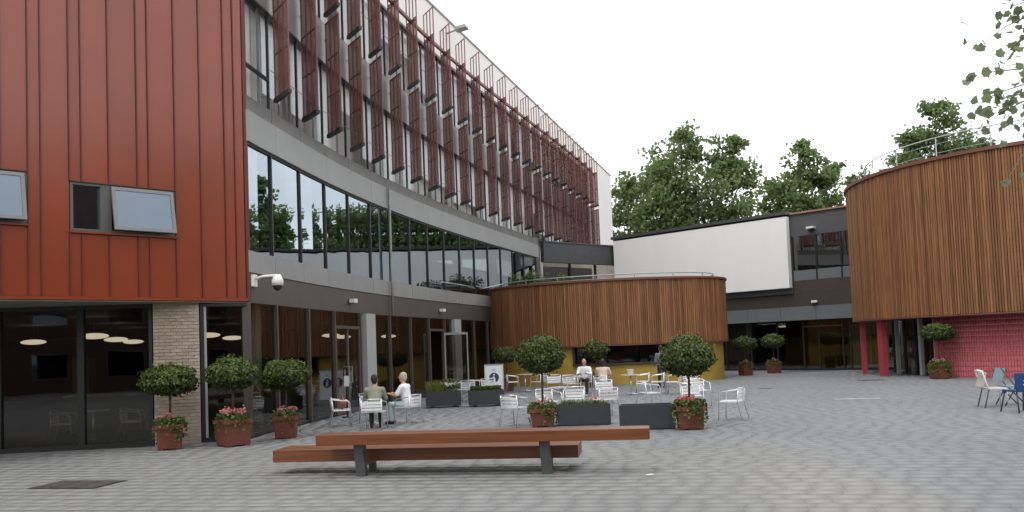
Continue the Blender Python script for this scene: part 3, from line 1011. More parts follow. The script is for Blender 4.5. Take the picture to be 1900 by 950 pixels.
MB().prism([KP.p(float(t_), -2.6) for t_ in np.linspace(2.5, KP.L - 3.2, 30)] + [KP.p(float(t_), -2.75) for t_ in np.linspace(KP.L - 3.2, 2.5, 30)], 0, 4.2).build('inner_wall', 'slat_back', kio)
MB().prism([KP.p(float(t_), -.6) for t_ in np.linspace(.5, KP.L, 50)] + [(4, 46), (1.0, 44)], .0, .02).build('inner_floor', 'int_floor', kio)
kr = MB()
kr.tube([(*CP(15.5, .35), 4.62), (*CP(18.5, .35), 4.63), (-1.6, 41.2, 4.66)] + [(*KP.p(float(t_), -.55), 4.93) for t_ in np.linspace(.6, KP.L - 2.2, 50)], .026, 6)
kr.tube([(*KP.p(float(t_), -.55), 4.76) for t_ in np.linspace(.6, KP.L - 2.2, 50)], .016, 6)
for t_ in np.arange(.8, KP.L - 2.2, 1.9):
    p = KP.p(float(t_), -.55)
    kr.tube([(p[0], p[1], 4.36), (p[0], p[1], 4.93)], .02, 6)
kr.build('roof_railing', 'steel_rail', kio)

# ------------------------------------------------------------------ right drum
drum = thing('wooden_drum_building', 'tall round building clad in wooden slats over a pink tiled base', 'building')
DC, DR = (23.85, 37.45), 8.48
def DPt(th, r):
    return (DC[0] + r * math.cos(th), DC[1] + r * math.sin(th))
DZ0, DZ1 = 2.45, 8.45
TH0, TH1 = math.radians(138), math.radians(292)
def arc(mb, a0, a1, r0, r1, z0, z1, n=1):
    aa = [a0 + (a1 - a0) * k / n for k in range(n + 1)]
    return mb.prism([DPt(a, r1) for a in aa] + [DPt(a, r0) for a in reversed(aa)], z0, z1)
arc(MB(), TH0, TH1, DR - .35, DR - .075, DZ0 + .04, DZ1 - .02, 60).build('cladding_backing', 'slat_back', drum)
SLD = [MB().box((d_ / 2, 0, (DZ0 + DZ1) / 2), (d_, w_, DZ1 - DZ0 - .02)).mesh('slat', 'slat') for w_, d_ in slat_meshes]
nsl = int((TH1 - TH0) * DR / .098)
step = (TH1 - TH0) / nsl
for k in range(nsl):
    a = TH0 + step * (k + .5)
    p = DPt(a, DR - .073)
    put('slat', random.choice(SLD), drum, (p[0], p[1], 0), a)
arc(MB(), TH0, TH1, DR - .55, DR + .07, DZ1, DZ1 + .13, 70).build('coping', 'coping_red', drum)
arc(MB(), TH0, TH1, DR - .4, DR + .015, DZ0 - .05, DZ0, 60).build('bottom_trim', 'coping_red', drum)
MB().prism([DPt(a, DR - .36) for a in np.linspace(0, 2 * math.pi, 60)[:-1]], DZ1 - .3, DZ1 - .1).build('roof_slab', 'gutter_grey', drum)
MB().prism([DPt(a, DR - .30) for a in np.linspace(0, 2 * math.pi, 60)[:-1]], DZ0 - .055, DZ0 + .03).build('soffit', 'link_brown', drum)
arc(MB(), TH1 - 2 * math.pi, TH0, DR - .35, DR - .05, DZ0, DZ1, 40).build('rear_wall', 'slat_back', drum)
# pink base
def th_of(x, y):
    return math.atan2(y - DC[1], x - DC[0]) % (2 * math.pi)
TW0 = th_of(16.72, 34.55)
TW1 = math.radians(290)
RW = 7.62
arc(MB(), TW0, TW1, RW - .3, RW, 0, DZ0 - .06, 40).build('tiled_wall', 'grout', drum)
tq, tz0, tz1, tcol = [], [], [], []
a = TW0 + .004
tw = .098 / RW
i = 0
while a < TW1 - tw:
    z = .02
    while z < DZ0 - .08:
        zt = min(z + .20, DZ0 - .065)
        zb = max(z, .01)
        if zt - zb > .03:
            q = [DPt(a + .0007, RW - .01), DPt(a + .0007, RW + .004), DPt(a + tw - .0007, RW + .004), DPt(a + tw - .0007, RW - .01)]
            tq.append(q); tz0.append(zb); tz1.append(zt - .014)
            tcol.append(np.array((1, 1, 1)) * random.gauss(1, .09))
        z += .20
    a += tw; i += 1
tf = put('tile_field', boxes_mesh('tile_field', (np.array(tq), np.array(tz0), np.array(tz1)), 'pink_tile', np.array(tcol)), drum)
tf['kind'] = 'stuff'
for (xa, ya, wd) in ((15.80, 39.75, .30), (15.86, 36.95, .40)):
    th = th_of(xa, ya)
    arc(MB(), th - wd / 2 / 8.2, th + wd / 2 / 8.2, 8.0, 8.22, 0, DZ0 - .06).build('pink_column', 'pink_render', drum)
tA, tB = th_of(16.0, 41.5), TW0
for k in range(6):
    a0 = tA + (tB - tA) * k / 6; a1 = tA + (tB - tA) * (k + 1) / 6
    arc(MB(), a0 + .004, a1 - .004, 6.75, 6.77, .08, DZ0 - .06, 2).build('pane', 'glass_ground', drum)
    arc(MB(), a1 - .006, a1 + .006, 6.7, 6.83, .02, DZ0 - .06).build('mullion', 'dark_frame', drum)
for tt_ in (th_of(16.6, 38.1), th_of(17.0, 36.1)):
    arc(MB(), tt_ - .010, tt_ + .010, 6.9, 7.05, .02, DZ0 - .06).build('pale_post', 'column_grey', drum)
arc(MB(), tA - .3, tB + .3, 3.2, 3.4, .02, DZ0, 8).build('inner_wall', 'int_wall', drum)
MB().prism([DPt(a, 6.7) for a in np.linspace(0, 2 * math.pi, 40)[:-1]], .0, .02).build('inner_floor', 'int_floor', drum)
# roof railing
rr = MB()
aa = np.linspace(math.radians(160), math.radians(280), 80)
rr.tube([(*DPt(float(aa[0]), DR - .9), DZ1)] + [(*DPt(float(a), DR - .9), DZ1 + 1.08) for a in aa], .026, 6)
for z in (.45, .82):
    rr.tube([(*DPt(float(a), DR - .9), DZ1 + z) for a in aa], .014, 5)
for a in np.arange(math.radians(175), math.radians(280), math.radians(16)):
    p = DPt(float(a), DR - .9)
    rr.tube([(p[0], p[1], DZ1 - .1), (p[0], p[1], DZ1 + 1.08)], .024, 6)
rr.build('roof_railing', 'steel_rail', drum)

# ------------------------------------------------------------------ trees
def make_tree(label, base, lobes, leaf, per, trunk_r=.28, m='leaf_tree', bark='bark', dy=1.0):
    t = thing('tree', label, 'tree', base)
    bx_, by_, bz_ = base
    tr = MB()
    top = max(l[2] for l in lobes)
    zc = min(l[2] for l in lobes)
    fork = Vector((0, 0, max(2.2, zc * .55)))
    tr.tube([(0, 0, -.1), (.04, 0, fork.z * .5), tuple(fork)], [trunk_r * 1.25, trunk_r, trunk_r * .8], 10)
    Cs, Ts = [], []
    for (x, y, z, r) in lobes:
        c = Vector((x - bx_, y - by_, z - bz_))
        mid = fork.lerp(c, .5) + Vector((random.uniform(-.4, .4), random.uniform(-.4, .4), .5))
        tr.tube([tuple(fork), tuple(mid), tuple(c)], [trunk_r * .5, trunk_r * .3, trunk_r * .12], 6)
        ncl = max(5, int(9.5 * r))
        d = RNG.normal(size=(ncl, 3)); d /= np.linalg.norm(d, axis=1, keepdims=True)
        rad = r * RNG.uniform(.35, 1.08, ncl)[:, None]
        cl = np.array(c)[None] + d * rad * np.array((1, dy, .92))
        for q in cl:
            if random.random() < .4:
                tr.tube([tuple(c), tuple((Vector(q) + c) / 2 + Vector((0, 0, .1))), tuple(q)], [trunk_r * .10, trunk_r * .07, .02], 4, False)
            n_ = int(per * random.uniform(.5, 1.5))
            sg = r * .14 + .15
            pts = q[None] + RNG.normal(scale=(sg, sg, sg * .62), size=(n_, 3))
            Cs.append(pts)
            Ts.append(np.clip(RNG.normal(.30 + .4 * random.random(), .18, n_), 0, 1))
    tr.build('trunk', bark, t, True)
    put('crown', leaves_mesh('crown', np.concatenate(Cs), leaf, m, .5, None, .75, np.concatenate(Ts)), t)
    return t
make_tree('largest leafy green tree behind the white screen', (18.9, 87, 0), [(19, 86, 17, 4.4), (15.5, 87, 18.2, 3.1), (18, 86, 21.0, 2.2), (21.8, 87, 20.0, 2.2), (23.6, 86, 18, 1.9), (16.1, 86, 14.4, 3.1), (21, 87, 14.3, 3.2), (14.2, 86, 13.9, 2.4), (23.2, 86, 21.2, 1.1), (18, 88, 12, 3), (23, 88, 14.5, 2.2)], .42, 62, .4)
make_tree('small slim tree between the pale parapet end and the largest tree', (11.6, 88, 0), [(11.8, 88, 17.6, 1.5), (12.2, 88, 15.2, 1.9), (11.0, 88, 13.0, 1.8), (12.5, 88, 11.5, 1.8)], .40, 48, .2)
make_tree('broad green tree above the link roof beside the wooden drum', (24.2, 71, 0), [(24.2, 70, 15.4, 1.8), (22.4, 71, 14.2, 1.7), (25.9, 70, 14.0, 1.7), (24.1, 70, 12.9, 2.3), (21.4, 71, 12.4, 1.2), (24.2, 70, 17.0, .7), (26.7, 70, 15.2, .8), (25.5, 71, 11.5, 2.0), (22.5, 71, 10.8, 1.8)], .36, 52, .28)
make_tree('dense green tree rising behind the railing of the wooden drum', (30.8, 61, 0), [(30.4, 60, 15.8, 1.8), (28.8, 60, 15.2, 1.2), (30.3, 60, 17.4, .9), (32.2, 61, 14.6, 1.4), (28.4, 60, 13.9, 1.1), (33.5, 60, 14.1, 1.0), (31.0, 61, 13.4, 2.0), (34.6, 61, 13.2, 1.2)], .30, 74, .25)
make_tree('tiny treetop at the left edge of the drum roof', (25.9, 62, 0), [(25.9, 62, 13.3, .5), (24.9, 62, 12.9, .42), (27.7, 62, 13.8, .55), (26.8, 62, 12.6, .7)], .26, 30, .12)

# near tree on the right whose twigs hang into the view: lobed leaves
def lobed_leaf_mesh(name, C, size, m):
    prof = [(0, -.46), (.22, -.42), (.46, -.30), (.40, -.08), (.52, .14), (.26, .24), (0, .54), (-.26, .24), (-.52, .14), (-.40, -.08), (-.46, -.30), (-.22, -.42)]
    mb = MB()
    for c in C:
        M = Matrix.Rotation(random.uniform(0, 6.28), 3, 'Z') @ Matrix.Rotation(random.gauss(1.1, .55), 3, 'X') @ Matrix.Rotation(random.uniform(0, 6.28), 3, 'Z')
        s_ = size * random.uniform(.7, 1.25)
        i0 = len(mb.v)
        for a_, b_ in prof:
            p = M @ Vector((a_ * s_, b_ * s_, -.10 * s_ * abs(a_) * 2))
            mb.v.append((c[0] + p.x, c[1] + p.y, c[2] + p.z))
        mb.v.append((c[0], c[1], c[2]))
        n_ = len(prof)
        for k in range(n_):
            mb.f.append((i0 + n_, i0 + k, i0 + (k + 1) % n_))
    me = mb.mesh(name, m)
    at = me.attributes.new('tint', 'FLOAT', 'FACE')
    at.data.foreach_set('value', np.repeat(RNG.uniform(0, 1, len(C)), 12).astype(np.float32))
    return me
nt_base = (12.2, 10.6, 0)
ntree = thing('overhanging_tree', 'plane tree leaning in from the right with lobed leaves against the sky', 'tree', nt_base)
ntb = MB()
ntb.tube([(0, 0, -.1), (-.1, .05, 2.2), (-.3, .1, 4.2), (-.4, .1, 6.5), (-.5, .2, 8.5)], [.24, .2, .17, .12, .05], 10)
clus = [(6.62, 11, 6.05, .26, 16), (6.75, 11, 5.72, .20, 8), (6.28, 11, 5.62, .05, 3), (6.6, 11.1, 5.5, .07, 3), (6.5, 11, 5.27, .13, 6), (6.15, 11, 5.18, .05, 3), (6.22, 11, 4.86, .16, 11), (6.42, 11, 4.80, .17, 13), (6.6, 11, 4.72, .16, 11), (6.78, 11, 5.1, .10, 4), (6.33, 11, 4.62, .09, 5), (6.62, 11, 4.45, .10, 5), (6.42, 11, 3.78, .07, 2), (6.9, 11, 6.15, .2, 10), (7.2, 11, 4.9, .3, 12), (7.3, 11, 5.9, .35, 18)]
LC = []
sp = [Vector((7.6 - nt_base[0], .45, 5.0)), Vector((7.9 - nt_base[0], .3, 6.1))]
ntb.tube([(-.3, .1, 4.3), (-1.6, .5, 5.2), (-3.2, .55, 5.35), tuple(sp[0])], [.10, .075, .05, .03], 7)
ntb.tube([(-.4, .1, 5.6), (-1.5, -.1, 6.4), (-3.0, .15, 6.6), tuple(sp[1])], [.09, .07, .045, .028], 7)
for bx_, by_, bz_ in ((-1.8, .5, 5.2), (-2.6, .5, 5.35), (-3.4, .5, 5.4), (-4.1, .5, 5.1), (-2.0, 0, 6.5), (-2.9, .1, 6.7), (-3.7, .2, 6.4), (-4.0, .3, 6.2)):
    for _ in range(34):
        LC.append((bx_ + random.gauss(0, .34), by_ + random.gauss(0, .34), bz_ + random.gauss(0, .26)))
for (x, y, z, r, n_) in clus:
    c = Vector((x - nt_base[0], y - nt_base[1], z))
    st = sp[0] if z < 5.3 else sp[1]
    m1 = st.lerp(c, .5) + Vector((random.uniform(-.1, .1), random.uniform(-.12, .12), random.uniform(.05, .22)))
    m2 = st.lerp(c, .85) + Vector((0, 0, random.uniform(.02, .10)))
    ntb.tube([tuple(st), tuple(m1), tuple(m2), tuple(c)], [.018, .011, .007, .004], 5)
    for _ in range(int(n_ * 1.5)):
        LC.append((c.x + random.gauss(0, r * .75), c.y + random.gauss(0, .15), c.z + random.gauss(0, r * .6)))
for (x, y, z, r, n_) in ((-1.2, 0, 7.2, 1.3, 260), (.4, .6, 8.2, 1.6, 320), (.8, -.8, 6.8, 1.4, 260), (-2.4, -1.0, 7.4, .9, 120), (1.0, 1.2, 5.6, 1.1, 160)):
    c = Vector((x, y, z))
    ntb.tube([(-.35, .1, 4.8), tuple(c * .6 + Vector((-.1, 0, 2.0))), tuple(c)], [.08, .05, .015], 6)
    for _ in range(n_):
        LC.append((c.x + random.gauss(0, r * .55), c.y + random.gauss(0, r * .55), c.z + random.gauss(0, r * .45)))
ntb.build('trunk', 'bark_pale', ntree, True)
put('crown', lobed_leaf_mesh('crown', LC, .118, 'leaf_near'), ntree)

# plants on the kiosk roof
def shrub(label, loc, r, n, m='leaf_hedge', leaf=.10):
    t = thing('roof_shrub', label, 'shrub', loc)
    P_, N_ = ball_pts(n, r, .3, 1.05)
    P_ = P_ * (1 + .25 * np.sin(P_[:, :1] * 7 + loc[0])) ; P_[:, 2] += r[2] * .9
    put('foliage', leaves_mesh('foliage', P_, leaf, m, .4, N_, .6), t)
    MB().tube([(0, 0, 0), (0, 0, r[2])], .03, 6).build('stem', 'bark', t)
    return t
shrub('bright green low shrub on the kiosk roof, left of the pair', (.95, 42.6, 4.36), (1.15, .5, .60), 2600, 'leaf_hedge', .13)
shrub('bright green low shrub on the kiosk roof, right of the pair', (2.55, 42.6, 4.36), (.75, .4, .52), 1600, 'leaf_hedge', .13)
shrub('dark green shrub at the corner where the kiosk roof meets the curved glass', (-.6, 42.4, 4.36), (.6, .5, .3), 500, 'leaf_topiary')

# ------------------------------------------------------------------ potted topiary trees
def pot_mesh(w, h):
    mb = MB()
    def fr(z0, z1, w0, w1):
        i = len(mb.v)
        for z, q in ((z0, w0), (z1, w1)):
            for dx, dy in ((-1, -1), (1, -1), (1, 1), (-1, 1)):
                mb.v.append((dx * q / 2, dy * q / 2, z))
        mb.f.extend([(i, i + 3, i + 2, i + 1), (i + 4, i + 5, i + 6, i + 7)] + [(i + k, i + (k + 1) % 4, i + 4 + (k + 1) % 4, i + 4 + k) for k in range(4)])
    fr(.03, h - .08, w * .86, w * .95)
    for dx in (-1, 1):
        for dy in (-1, 1):
            mb.box((dx * w * .33, dy * w * .33, .015), (w * .18, w * .18, .03))
    return mb.mesh('pot', 'terracotta')
def rim_mesh(w, h):
    mb = MB()
    for sx, sy, dx, dy in ((0, 1, w * 1.04, .05), (0, -1, w * 1.04, .05), (1, 0, .05, w * 1.04 - .10), (-1, 0, .05, w * 1.04 - .10)):
        mb.box((sx * (w * .52 - .025), sy * (w * .52 - .025), h - .04), (dx, dy, .08))
    return mb.mesh('rim', 'terracotta')
def flowers_mesh(n, r, z, m, s=.035):
    mb = MB()
    for _ in range(n):
        a_, q = random.uniform(0, 6.28), r * math.sqrt(random.random())
        cx_, cy_, cz_ = q * math.cos(a_), q * math.sin(a_), z + random.uniform(0, .10)
        for __ in range(7):
            mb.box((cx_ + random.gauss(0, s), cy_ + random.gauss(0, s), cz_ + random.gauss(0, s * .7)), (s * 1.1, s * .9, s * .35), random.uniform(0, 3), random.uniform(-.8, .8), random.uniform(-.8, .8))
    return mb.mesh('flower_heads', m)
def potted(label, loc, rz, pw, ph, cr, ch, cz, n, fl='flower_pink', nfl=12, trail=1.0, leaf=.07, tseed=0):
    """square terracotta pot, thin stem, clipped ball crown, geraniums and trailing leaves"""
    t = thing('potted_topiary', label, 'potted tree', loc, rz, 'clipped trees in terracotta pots')
    p = put('pot', pot_mesh(pw, ph), t)
    put('rim', rim_mesh(pw, ph), p)
    MB().box((0, 0, ph - .07), (pw * .92, pw * .92, .02)).build('soil', 'soil', p)
    zt = cz + ch * .2
    MB().tube([(0, 0, ph - .06), (.015, .01, (ph + zt) / 2), (0, 0, zt)], [.028, .024, .022], 8).build('stem', 'bark', t, True)
    P_, N_ = ball_pts(n, (cr, cr, ch), .80, 1.02)
    lum = 1 + .06 * np.sin(N_[:, :1] * 9 + tseed) * np.cos(N_[:, 1:2] * 8 - tseed) + .05 * np.sin(N_[:, 2:3] * 11 + 2 * tseed)
    lum = lum + .05 * np.sin(N_[:, :1] * 4 + 1.7 * tseed) * np.sin(N_[:, 2:3] * 5 + tseed)
    P_ = P_ * lum
    low = P_[:, 2] < 0
    P_[low, 2] *= .80
    P_[:, 2] += cz
    stray = RNG.random(n) < .06
    P_[stray] += N_[stray] * RNG.uniform(.02, .10, (stray.sum(), 1))
    tint = np.clip(.35 + .25 * N_[:, 2] + RNG.normal(0, .25, n), 0, 1)  # upward leaves paler: top highlight put into the leaf colour
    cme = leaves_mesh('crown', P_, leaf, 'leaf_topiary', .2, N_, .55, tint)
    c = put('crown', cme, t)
    MB().ell((0, 0, cz), (cr * .80, cr * .80, ch * .74), 14, 10).build('crown_core', 'bark', c, True)  # solid dark core added to block the view through the leaves
    nl = int(260 * trail)
    th = RNG.uniform(0, 6.28, nl); q = pw * .5 * np.sqrt(RNG.random(nl)) * 1.15
    T_ = np.stack([q * np.cos(th), q * np.sin(th), ph + RNG.uniform(-.05, .14, nl)], 1)
    k = int(nl * .45)
    thk = RNG.choice([0.3, 2.2, 3.6, 5.1], k) + RNG.normal(0, .35, k)
    T2 = np.stack([pw * .56 * np.cos(thk) * 1.12, pw * .56 * np.sin(thk) * 1.12, ph + .04 - np.abs(RNG.normal(0, .17, k))], 1)
    T_ = np.concatenate([T_, T2])
    T_[:, 2] = np.maximum(T_[:, 2], .03)
    put('trailing_leaves', leaves_mesh('trailing_leaves', T_, .075, 'leaf_trail', .4, None, .8), t, kind='stuff')
    if nfl:
        put('flower_heads', flowers_mesh(nfl, pw * .42, ph + .12, fl), t, kind='stuff')
    return t
potted('clipped mushroom shaped tree in a terracotta pot before the cream brick pier', (-7.32, 18.3, 0), .35, .54, .52, .57, .36, 1.42, 4200, 'flower_pink', 5, 1.5, .075, 1)
potted('ball clipped tree in a pot of many pink geraniums before the narrow window', (-6.05, 18.5, 0), .75, .60, .56, .54, .36, 1.50, 4200, 'flower_pink', 20, .7, .075, 2)
potted('ball clipped tree with few pink geraniums, right of the glazing pair', (-5.25, 19.75, 0), .15, .52, .50, .54, .38, 1.42, 4200, 'flower_pink', 9, .6, .075, 3)
potted('dense round tree in a terracotta pot at the end of the planted black trough', (.62, 20.2, 0), -.1, .56, .42, .56, .50, 1.62, 5200, 'flower_pink', 6, 1.3, .072, 4)
potted('round tree with red geraniums beside the empty black trough', (3.68, 18.4, 0), -.1, .58, .48, .56, .48, 1.50, 5200, 'flower_red', 18, 2.2, .072, 5)
potted('small tree half hidden behind the dense round tree at the kiosk wall', (-.35, 36.6, 0), .2, .55, .5, .55, .36, 1.50, 1500, 'flower_pink', 0, .8, .11, 6)
potted('broad clipped tree in front of the serving hatch', (3.5, 37.1, 0), .2, .55, .5, .56, .44, 1.55, 1800, 'flower_pink', 0, .8, .11, 7)
potted('left potted tree of the two beside the glass entrance', (11.45, 42.9, 0), .3, .58, .55, .60, .36, 1.55, 1600, 'flower_pink', 5, .7, .11, 8)
potted('right potted tree of the two beside the glass entrance', (13.25, 44.2, 0), .3, .58, .55, .60, .38, 1.60, 1600, 'flower_pink', 5, .7, .11, 9)
potted('potted tree with bushy trailing leaves before the pink tiled wall', (16.45, 33.5, 0), .3, .62, .55, .60, .38, 1.78, 2200, 'flower_pink', 8, 3.0, .10, 10)

# ------------------------------------------------------------------ black troughs
def trough(label, loc, rz, w, d, h, feet=True):
    t = thing('trough_planter', label, 'planter', loc, rz, 'black trough planters')
    z0 = .06 if feet else .02
    mb = MB()
    mb.box((0, -d / 2 + .02, (z0 + h) / 2), (w, .04, h - z0))
    mb.box((0, d / 2 - .02, (z0 + h) / 2), (w, .04, h - z0))
    mb.box((-w / 2 + .02, 0, (z0 + h) / 2), (.04, d - .08, h - z0))
    mb.box((w / 2 - .02, 0, (z0 + h) / 2), (.04, d - .08, h - z0))
    mb.box((0, 0, z0 + .02), (w - .08, d - .08, .04))
    mb.build('box', 'trough_black', t)
    MB().box((0, 0, h - .09), (w - .082, d - .082, .10)).build('soil', 'soil', t)
    for sx in (-1, 1):
        for sy in (-1, 1):
            MB().box((sx * w * .32, sy * (d / 2 - .10), z0 / 2), (.12, .1, z0)).build('foot', 'black_plastic', t)
    return t
def blades(name, n, w, d, z, h, m, spread=.25):
    mb = MB()
    for _ in range(n):
        x, y = random.uniform(-w / 2, w / 2), random.uniform(-d / 2, d / 2)
        a_ = random.uniform(0, 6.28); hh = h * random.uniform(.5, 1.1)
        lx, ly = random.gauss(0, spread) * hh, random.gauss(0, spread) * hh
        wx, wy = .008 * math.cos(a_), .008 * math.sin(a_)
        i = len(mb.v)
        mb.v += [(x - wx, y - wy, z), (x + wx, y + wy, z), (x + lx * .4 + wx, y + ly * .4 + wy, z + hh * .6), (x + lx * .4 - wx, y + ly * .4 - wy, z + hh * .6), (x + lx, y + ly, z + hh)]
        mb.f += [(i, i + 1, i + 2, i + 3), (i + 3, i + 2, i + 4)]
    me = mb.mesh(name, m)
    at = me.attributes.new('tint', 'FLOAT', 'FACE')
    at.data.foreach_set('value', np.repeat(RNG.uniform(0, 1, n), 2).astype(np.float32))
    return me
t1 = trough('black trough with tall yellow green grass and white flowers near the curved glass', (-2.35, 28.1, 0), .12, 1.12, .62, .52)
put('grass', blades('grass', 420, .55, .45, .46, .42, 'leaf_grass'), t1, (-.24, 0, 0))
P_ = np.stack([RNG.uniform(.0, .5, 420), RNG.uniform(-.22, .22, 420), RNG.uniform(.46, .92, 420)], 1)
put('leafy_plant', leaves_mesh('leafy_plant', P_, .07, 'leaf_trail', .3), t1, kind='stuff')
put('white_flowers', flowers_mesh(26, .26, .68, 'flower_white', .03), t1, (.22, 0, 0), kind='stuff')
t2 = trough('black trough with a low clipped green hedge beside the information board', (-.95, 27.9, 0), .10, 1.12, .62, .52)
P_ = np.stack([RNG.uniform(-.5, .5, 2200), RNG.uniform(-.25, .25, 2200), RNG.uniform(.46, .64, 2200)], 1)
put('hedge', leaves_mesh('hedge', P_, .055, 'leaf_hedge', .3), t2)
t3 = trough('black trough with sparse low flowers between tree pot and empty trough', (1.58, 20.25, 0), -.06, 1.22, .5, .49, False)
put('low_plants', blades('low_plants', 260, 1.05, .36, .44, .17, 'leaf_trail', .5), t3)
P_ = np.stack([RNG.uniform(-.52, .52, 200), RNG.uniform(-.18, .18, 200), RNG.uniform(.44, .54, 200)], 1)
put('leafy_plant', leaves_mesh('leafy_plant', P_, .06, 'leaf_topiary', .3), t3, kind='stuff')
put('white_flowers', flowers_mesh(7, .14, .52, 'flower_white', .025), t3, (.30, 0, 0), kind='stuff')
put('red_flowers', flowers_mesh(4, .10, .54, 'flower_red', .028), t3, (.22, 0, 0), kind='stuff')
trough('empty black trough behind the bench end beside the red geraniums', (2.82, 18.8, 0), -.09, 1.16, .5, .53, False)

# ------------------------------------------------------------------ bench
bench = thing('wooden_bench', 'long bench of two offset reddish wood beams on grey steel legs', 'bench', (-1.0, 13.0, 0), math.radians(-9.5))
def beam(name, x0, x1, y0, y1, z0, z1, n):
    """one beam of n boards side by side, softly arrised"""
    b = MB()
    w = (y1 - y0) / n
    o = None
    for k in range(n):
        mb = MB().box(((x0 + x1) / 2, y0 + w * (k + .5), (z0 + z1) / 2), (x1 - x0, w - .006, z1 - z0))
        q = mb.build(name if k == 0 else 'board', 'bench_wood', bench if k == 0 else o)
        if k == 0:
            o = q
        bv = q.modifiers.new('arris', 'BEVEL'); bv.width = .006; bv.segments = 2
    return o
beam('upper_beam', -2.05, 2.95, -.20, .22, .50, .66, 3)
beam('lower_beam', -2.98, 1.88, .30, .92, .195, .385, 4)
for x0 in (-1.42, 1.42):
    lg = MB()
    # leaning steel blade legs
    i = len(lg.v)
    for z, dx, yy in ((.012, .025, (-.06, .06)), (.50, -.005, (-.08, .08))):
        for ex in (-.072, .072):
            for y_ in yy:
                lg.v.append((x0 + dx + ex, y_, z))
    lg.f += [(0, 1, 3, 2), (4, 6, 7, 5), (0, 2, 6, 4), (1, 5, 7, 3), (0, 4, 5, 1), (2, 3, 7, 6)]
    lg.build('leg', 'bench_steel', bench)
    MB().box((x0 + .05, .0, .006), (.46, .26, .012)).build('base_plate', 'pipe_grey', bench)
    MB().box((x0 - .02, .52, .168), (.10, .72, .05)).build('cross_bracket', 'bench_steel', bench)
    MB().box((x0 - .02, .62, .07), (.10, .10, .14)).build('rear_leg', 'bench_steel', bench)

# ------------------------------------------------------------------ aluminium bistro chairs and tables
def make_chair(name, label, fm='alu', sm='alu_slat', group='aluminium bistro chairs'):
    t = thing(name, label, 'chair', (0, 0, 0), 0, group)
    for sx in (-1, 1):
        x = .265 * sx
        MB().tube([(x * .98, .25, 0), (x, .235, .30), (x, .215, .60), (x, .17, .655), (x, 0, .675), (x, -.18, .695), (x * .95, -.235, .74)], .0135, 7).build('side_frame', fm, t, True)
        MB().tube([(x * .98, -.30, 0), (x * .95, -.20, .42), (x * .93, -.235, .74)], .0125, 7).build('rear_leg', fm, t, True)
        MB().tube([(x * .98, .235, .425), (x * .95, -.20, .42)], .011, 6).build('seat_rail', fm, t)
    MB().tube([(-.25, -.235, .74), (0, -.262, .745), (.25, -.235, .74)], .014, 7).build('top_rail', fm, t, True)
    for k in range(5):
        MB().box((0, .19 - k * .095, .437), (.49, .082, .016)).build('seat_slat', sm, t)
    for k in range(3):
        mb = MB()
        for a_, b_ in ((-.24, -.08), (-.08, .08), (.08, .24)):
            mb.box(((a_ + b_) / 2, -.222 - .012 * k - (.022 if a_ == -.08 else .010), .50 + k * .078), (b_ - a_, .012, .062), (.10 if a_ < -.1 else (-.10 if a_ > .05 else 0)) * -1, -.1)
        mb.build('back_slat', sm, t)
    return t
def make_table(label, loc=(0, 0, 0)):
    t = thing('bistro_table', label, 'table', loc, 0, 'bistro tables')
    MB().cyl((0, 0, .705), .35, .35, .022, 28).build('table_top', 'table_top', t)
    MB().cyl((0, 0, .03), .03, .03, .676, 10).build('pedestal', 'alu', t, True)
    mb = MB()
    for a_ in (.4, 1.97, 3.54, 5.11):
        mb.tube([(0, 0, .06), (.27 * math.cos(a_), .27 * math.sin(a_), .02)], [.025, .015], 6)
    mb.build('foot', 'alu', t)
    return t
R = math.radians
chair0 = make_chair('bistro_chair', 'aluminium chair seen in profile holding a brown handbag, left of the seated pair')
chair0.location = (-4.5, 22.25, 0); chair0.rotation_euler[2] = R(-75)
CH = [
 ('aluminium chair seen from behind, taken by the person in olive', -3.45, 21.05, -6),
 ('aluminium chair taken by the grey haired man in white', -2.78, 22.35, 62),
 ('aluminium chair on the far side of the seated pair\'s table', -4.0, 23.7, 195),
 ('aluminium chair standing alone left of the dense round tree', -.02, 20.55, -40),
 ('aluminium chair directly behind the pot of the dense round tree', .85, 22.3, -150),
 ('aluminium chair behind the planted trough with its seat towards the camera', 1.55, 22.9, 170),
 ('aluminium chair seen from behind, just right of the planted trough', 2.3, 22.2, 15),
 ('large aluminium chair seen from behind in front of the woman in beige', 2.75, 26.9, -5),
 ('left chair of the two between the grass trough and the hedge trough', -1.75, 30.3, 160),
 ('right chair of the two between the grass trough and the hedge trough', -1.0, 31.4, 175),
 ('aluminium chair facing right beside the information board', -.1, 35.4, -85),
 ('aluminium chair partly behind the stem of the dense round tree', .95, 34.6, 60),
 ('aluminium chair seen from behind left of the bright white chair', 1.45, 32.9, 5),
 ('brightly lit aluminium chair with slats towards the camera left of the man far off', 2.05, 31.6, -160),
 ('aluminium chair taken by the man in white shirt and dark trousers', 2.62, 32.6, 175),
 ('aluminium chair taken by the woman in beige', 3.1, 30.6, -30),
 ('aluminium chair at the left end of the row before the hatch', 4.65, 31.5, 80),
 ('second aluminium chair from the left in the row before the hatch', 5.1, 30.9, 75),
 ('third aluminium chair from the left in the row before the hatch', 5.55, 30.3, 70),
 ('aluminium chair under the round tree crown with its back to the kiosk', 6.2, 30.5, 175),
 ('aluminium chair facing right behind the empty trough', 3.75, 24.4, -70),
 ('aluminium chair behind the red geraniums, left', 4.55, 22.4, 178),
 ('aluminium chair behind the red geraniums, right', 5.2, 24.6, 190),
 ('empty aluminium chair standing alone right of the red geraniums', 5.0, 20.05, 58),
]
for lb, x, y, a in CH:
    dup(chair0, lb, (x, y, 0), R(a))
table0 = make_table('round table between the person in olive and the grey haired man', (-3.62, 22.15, 0))
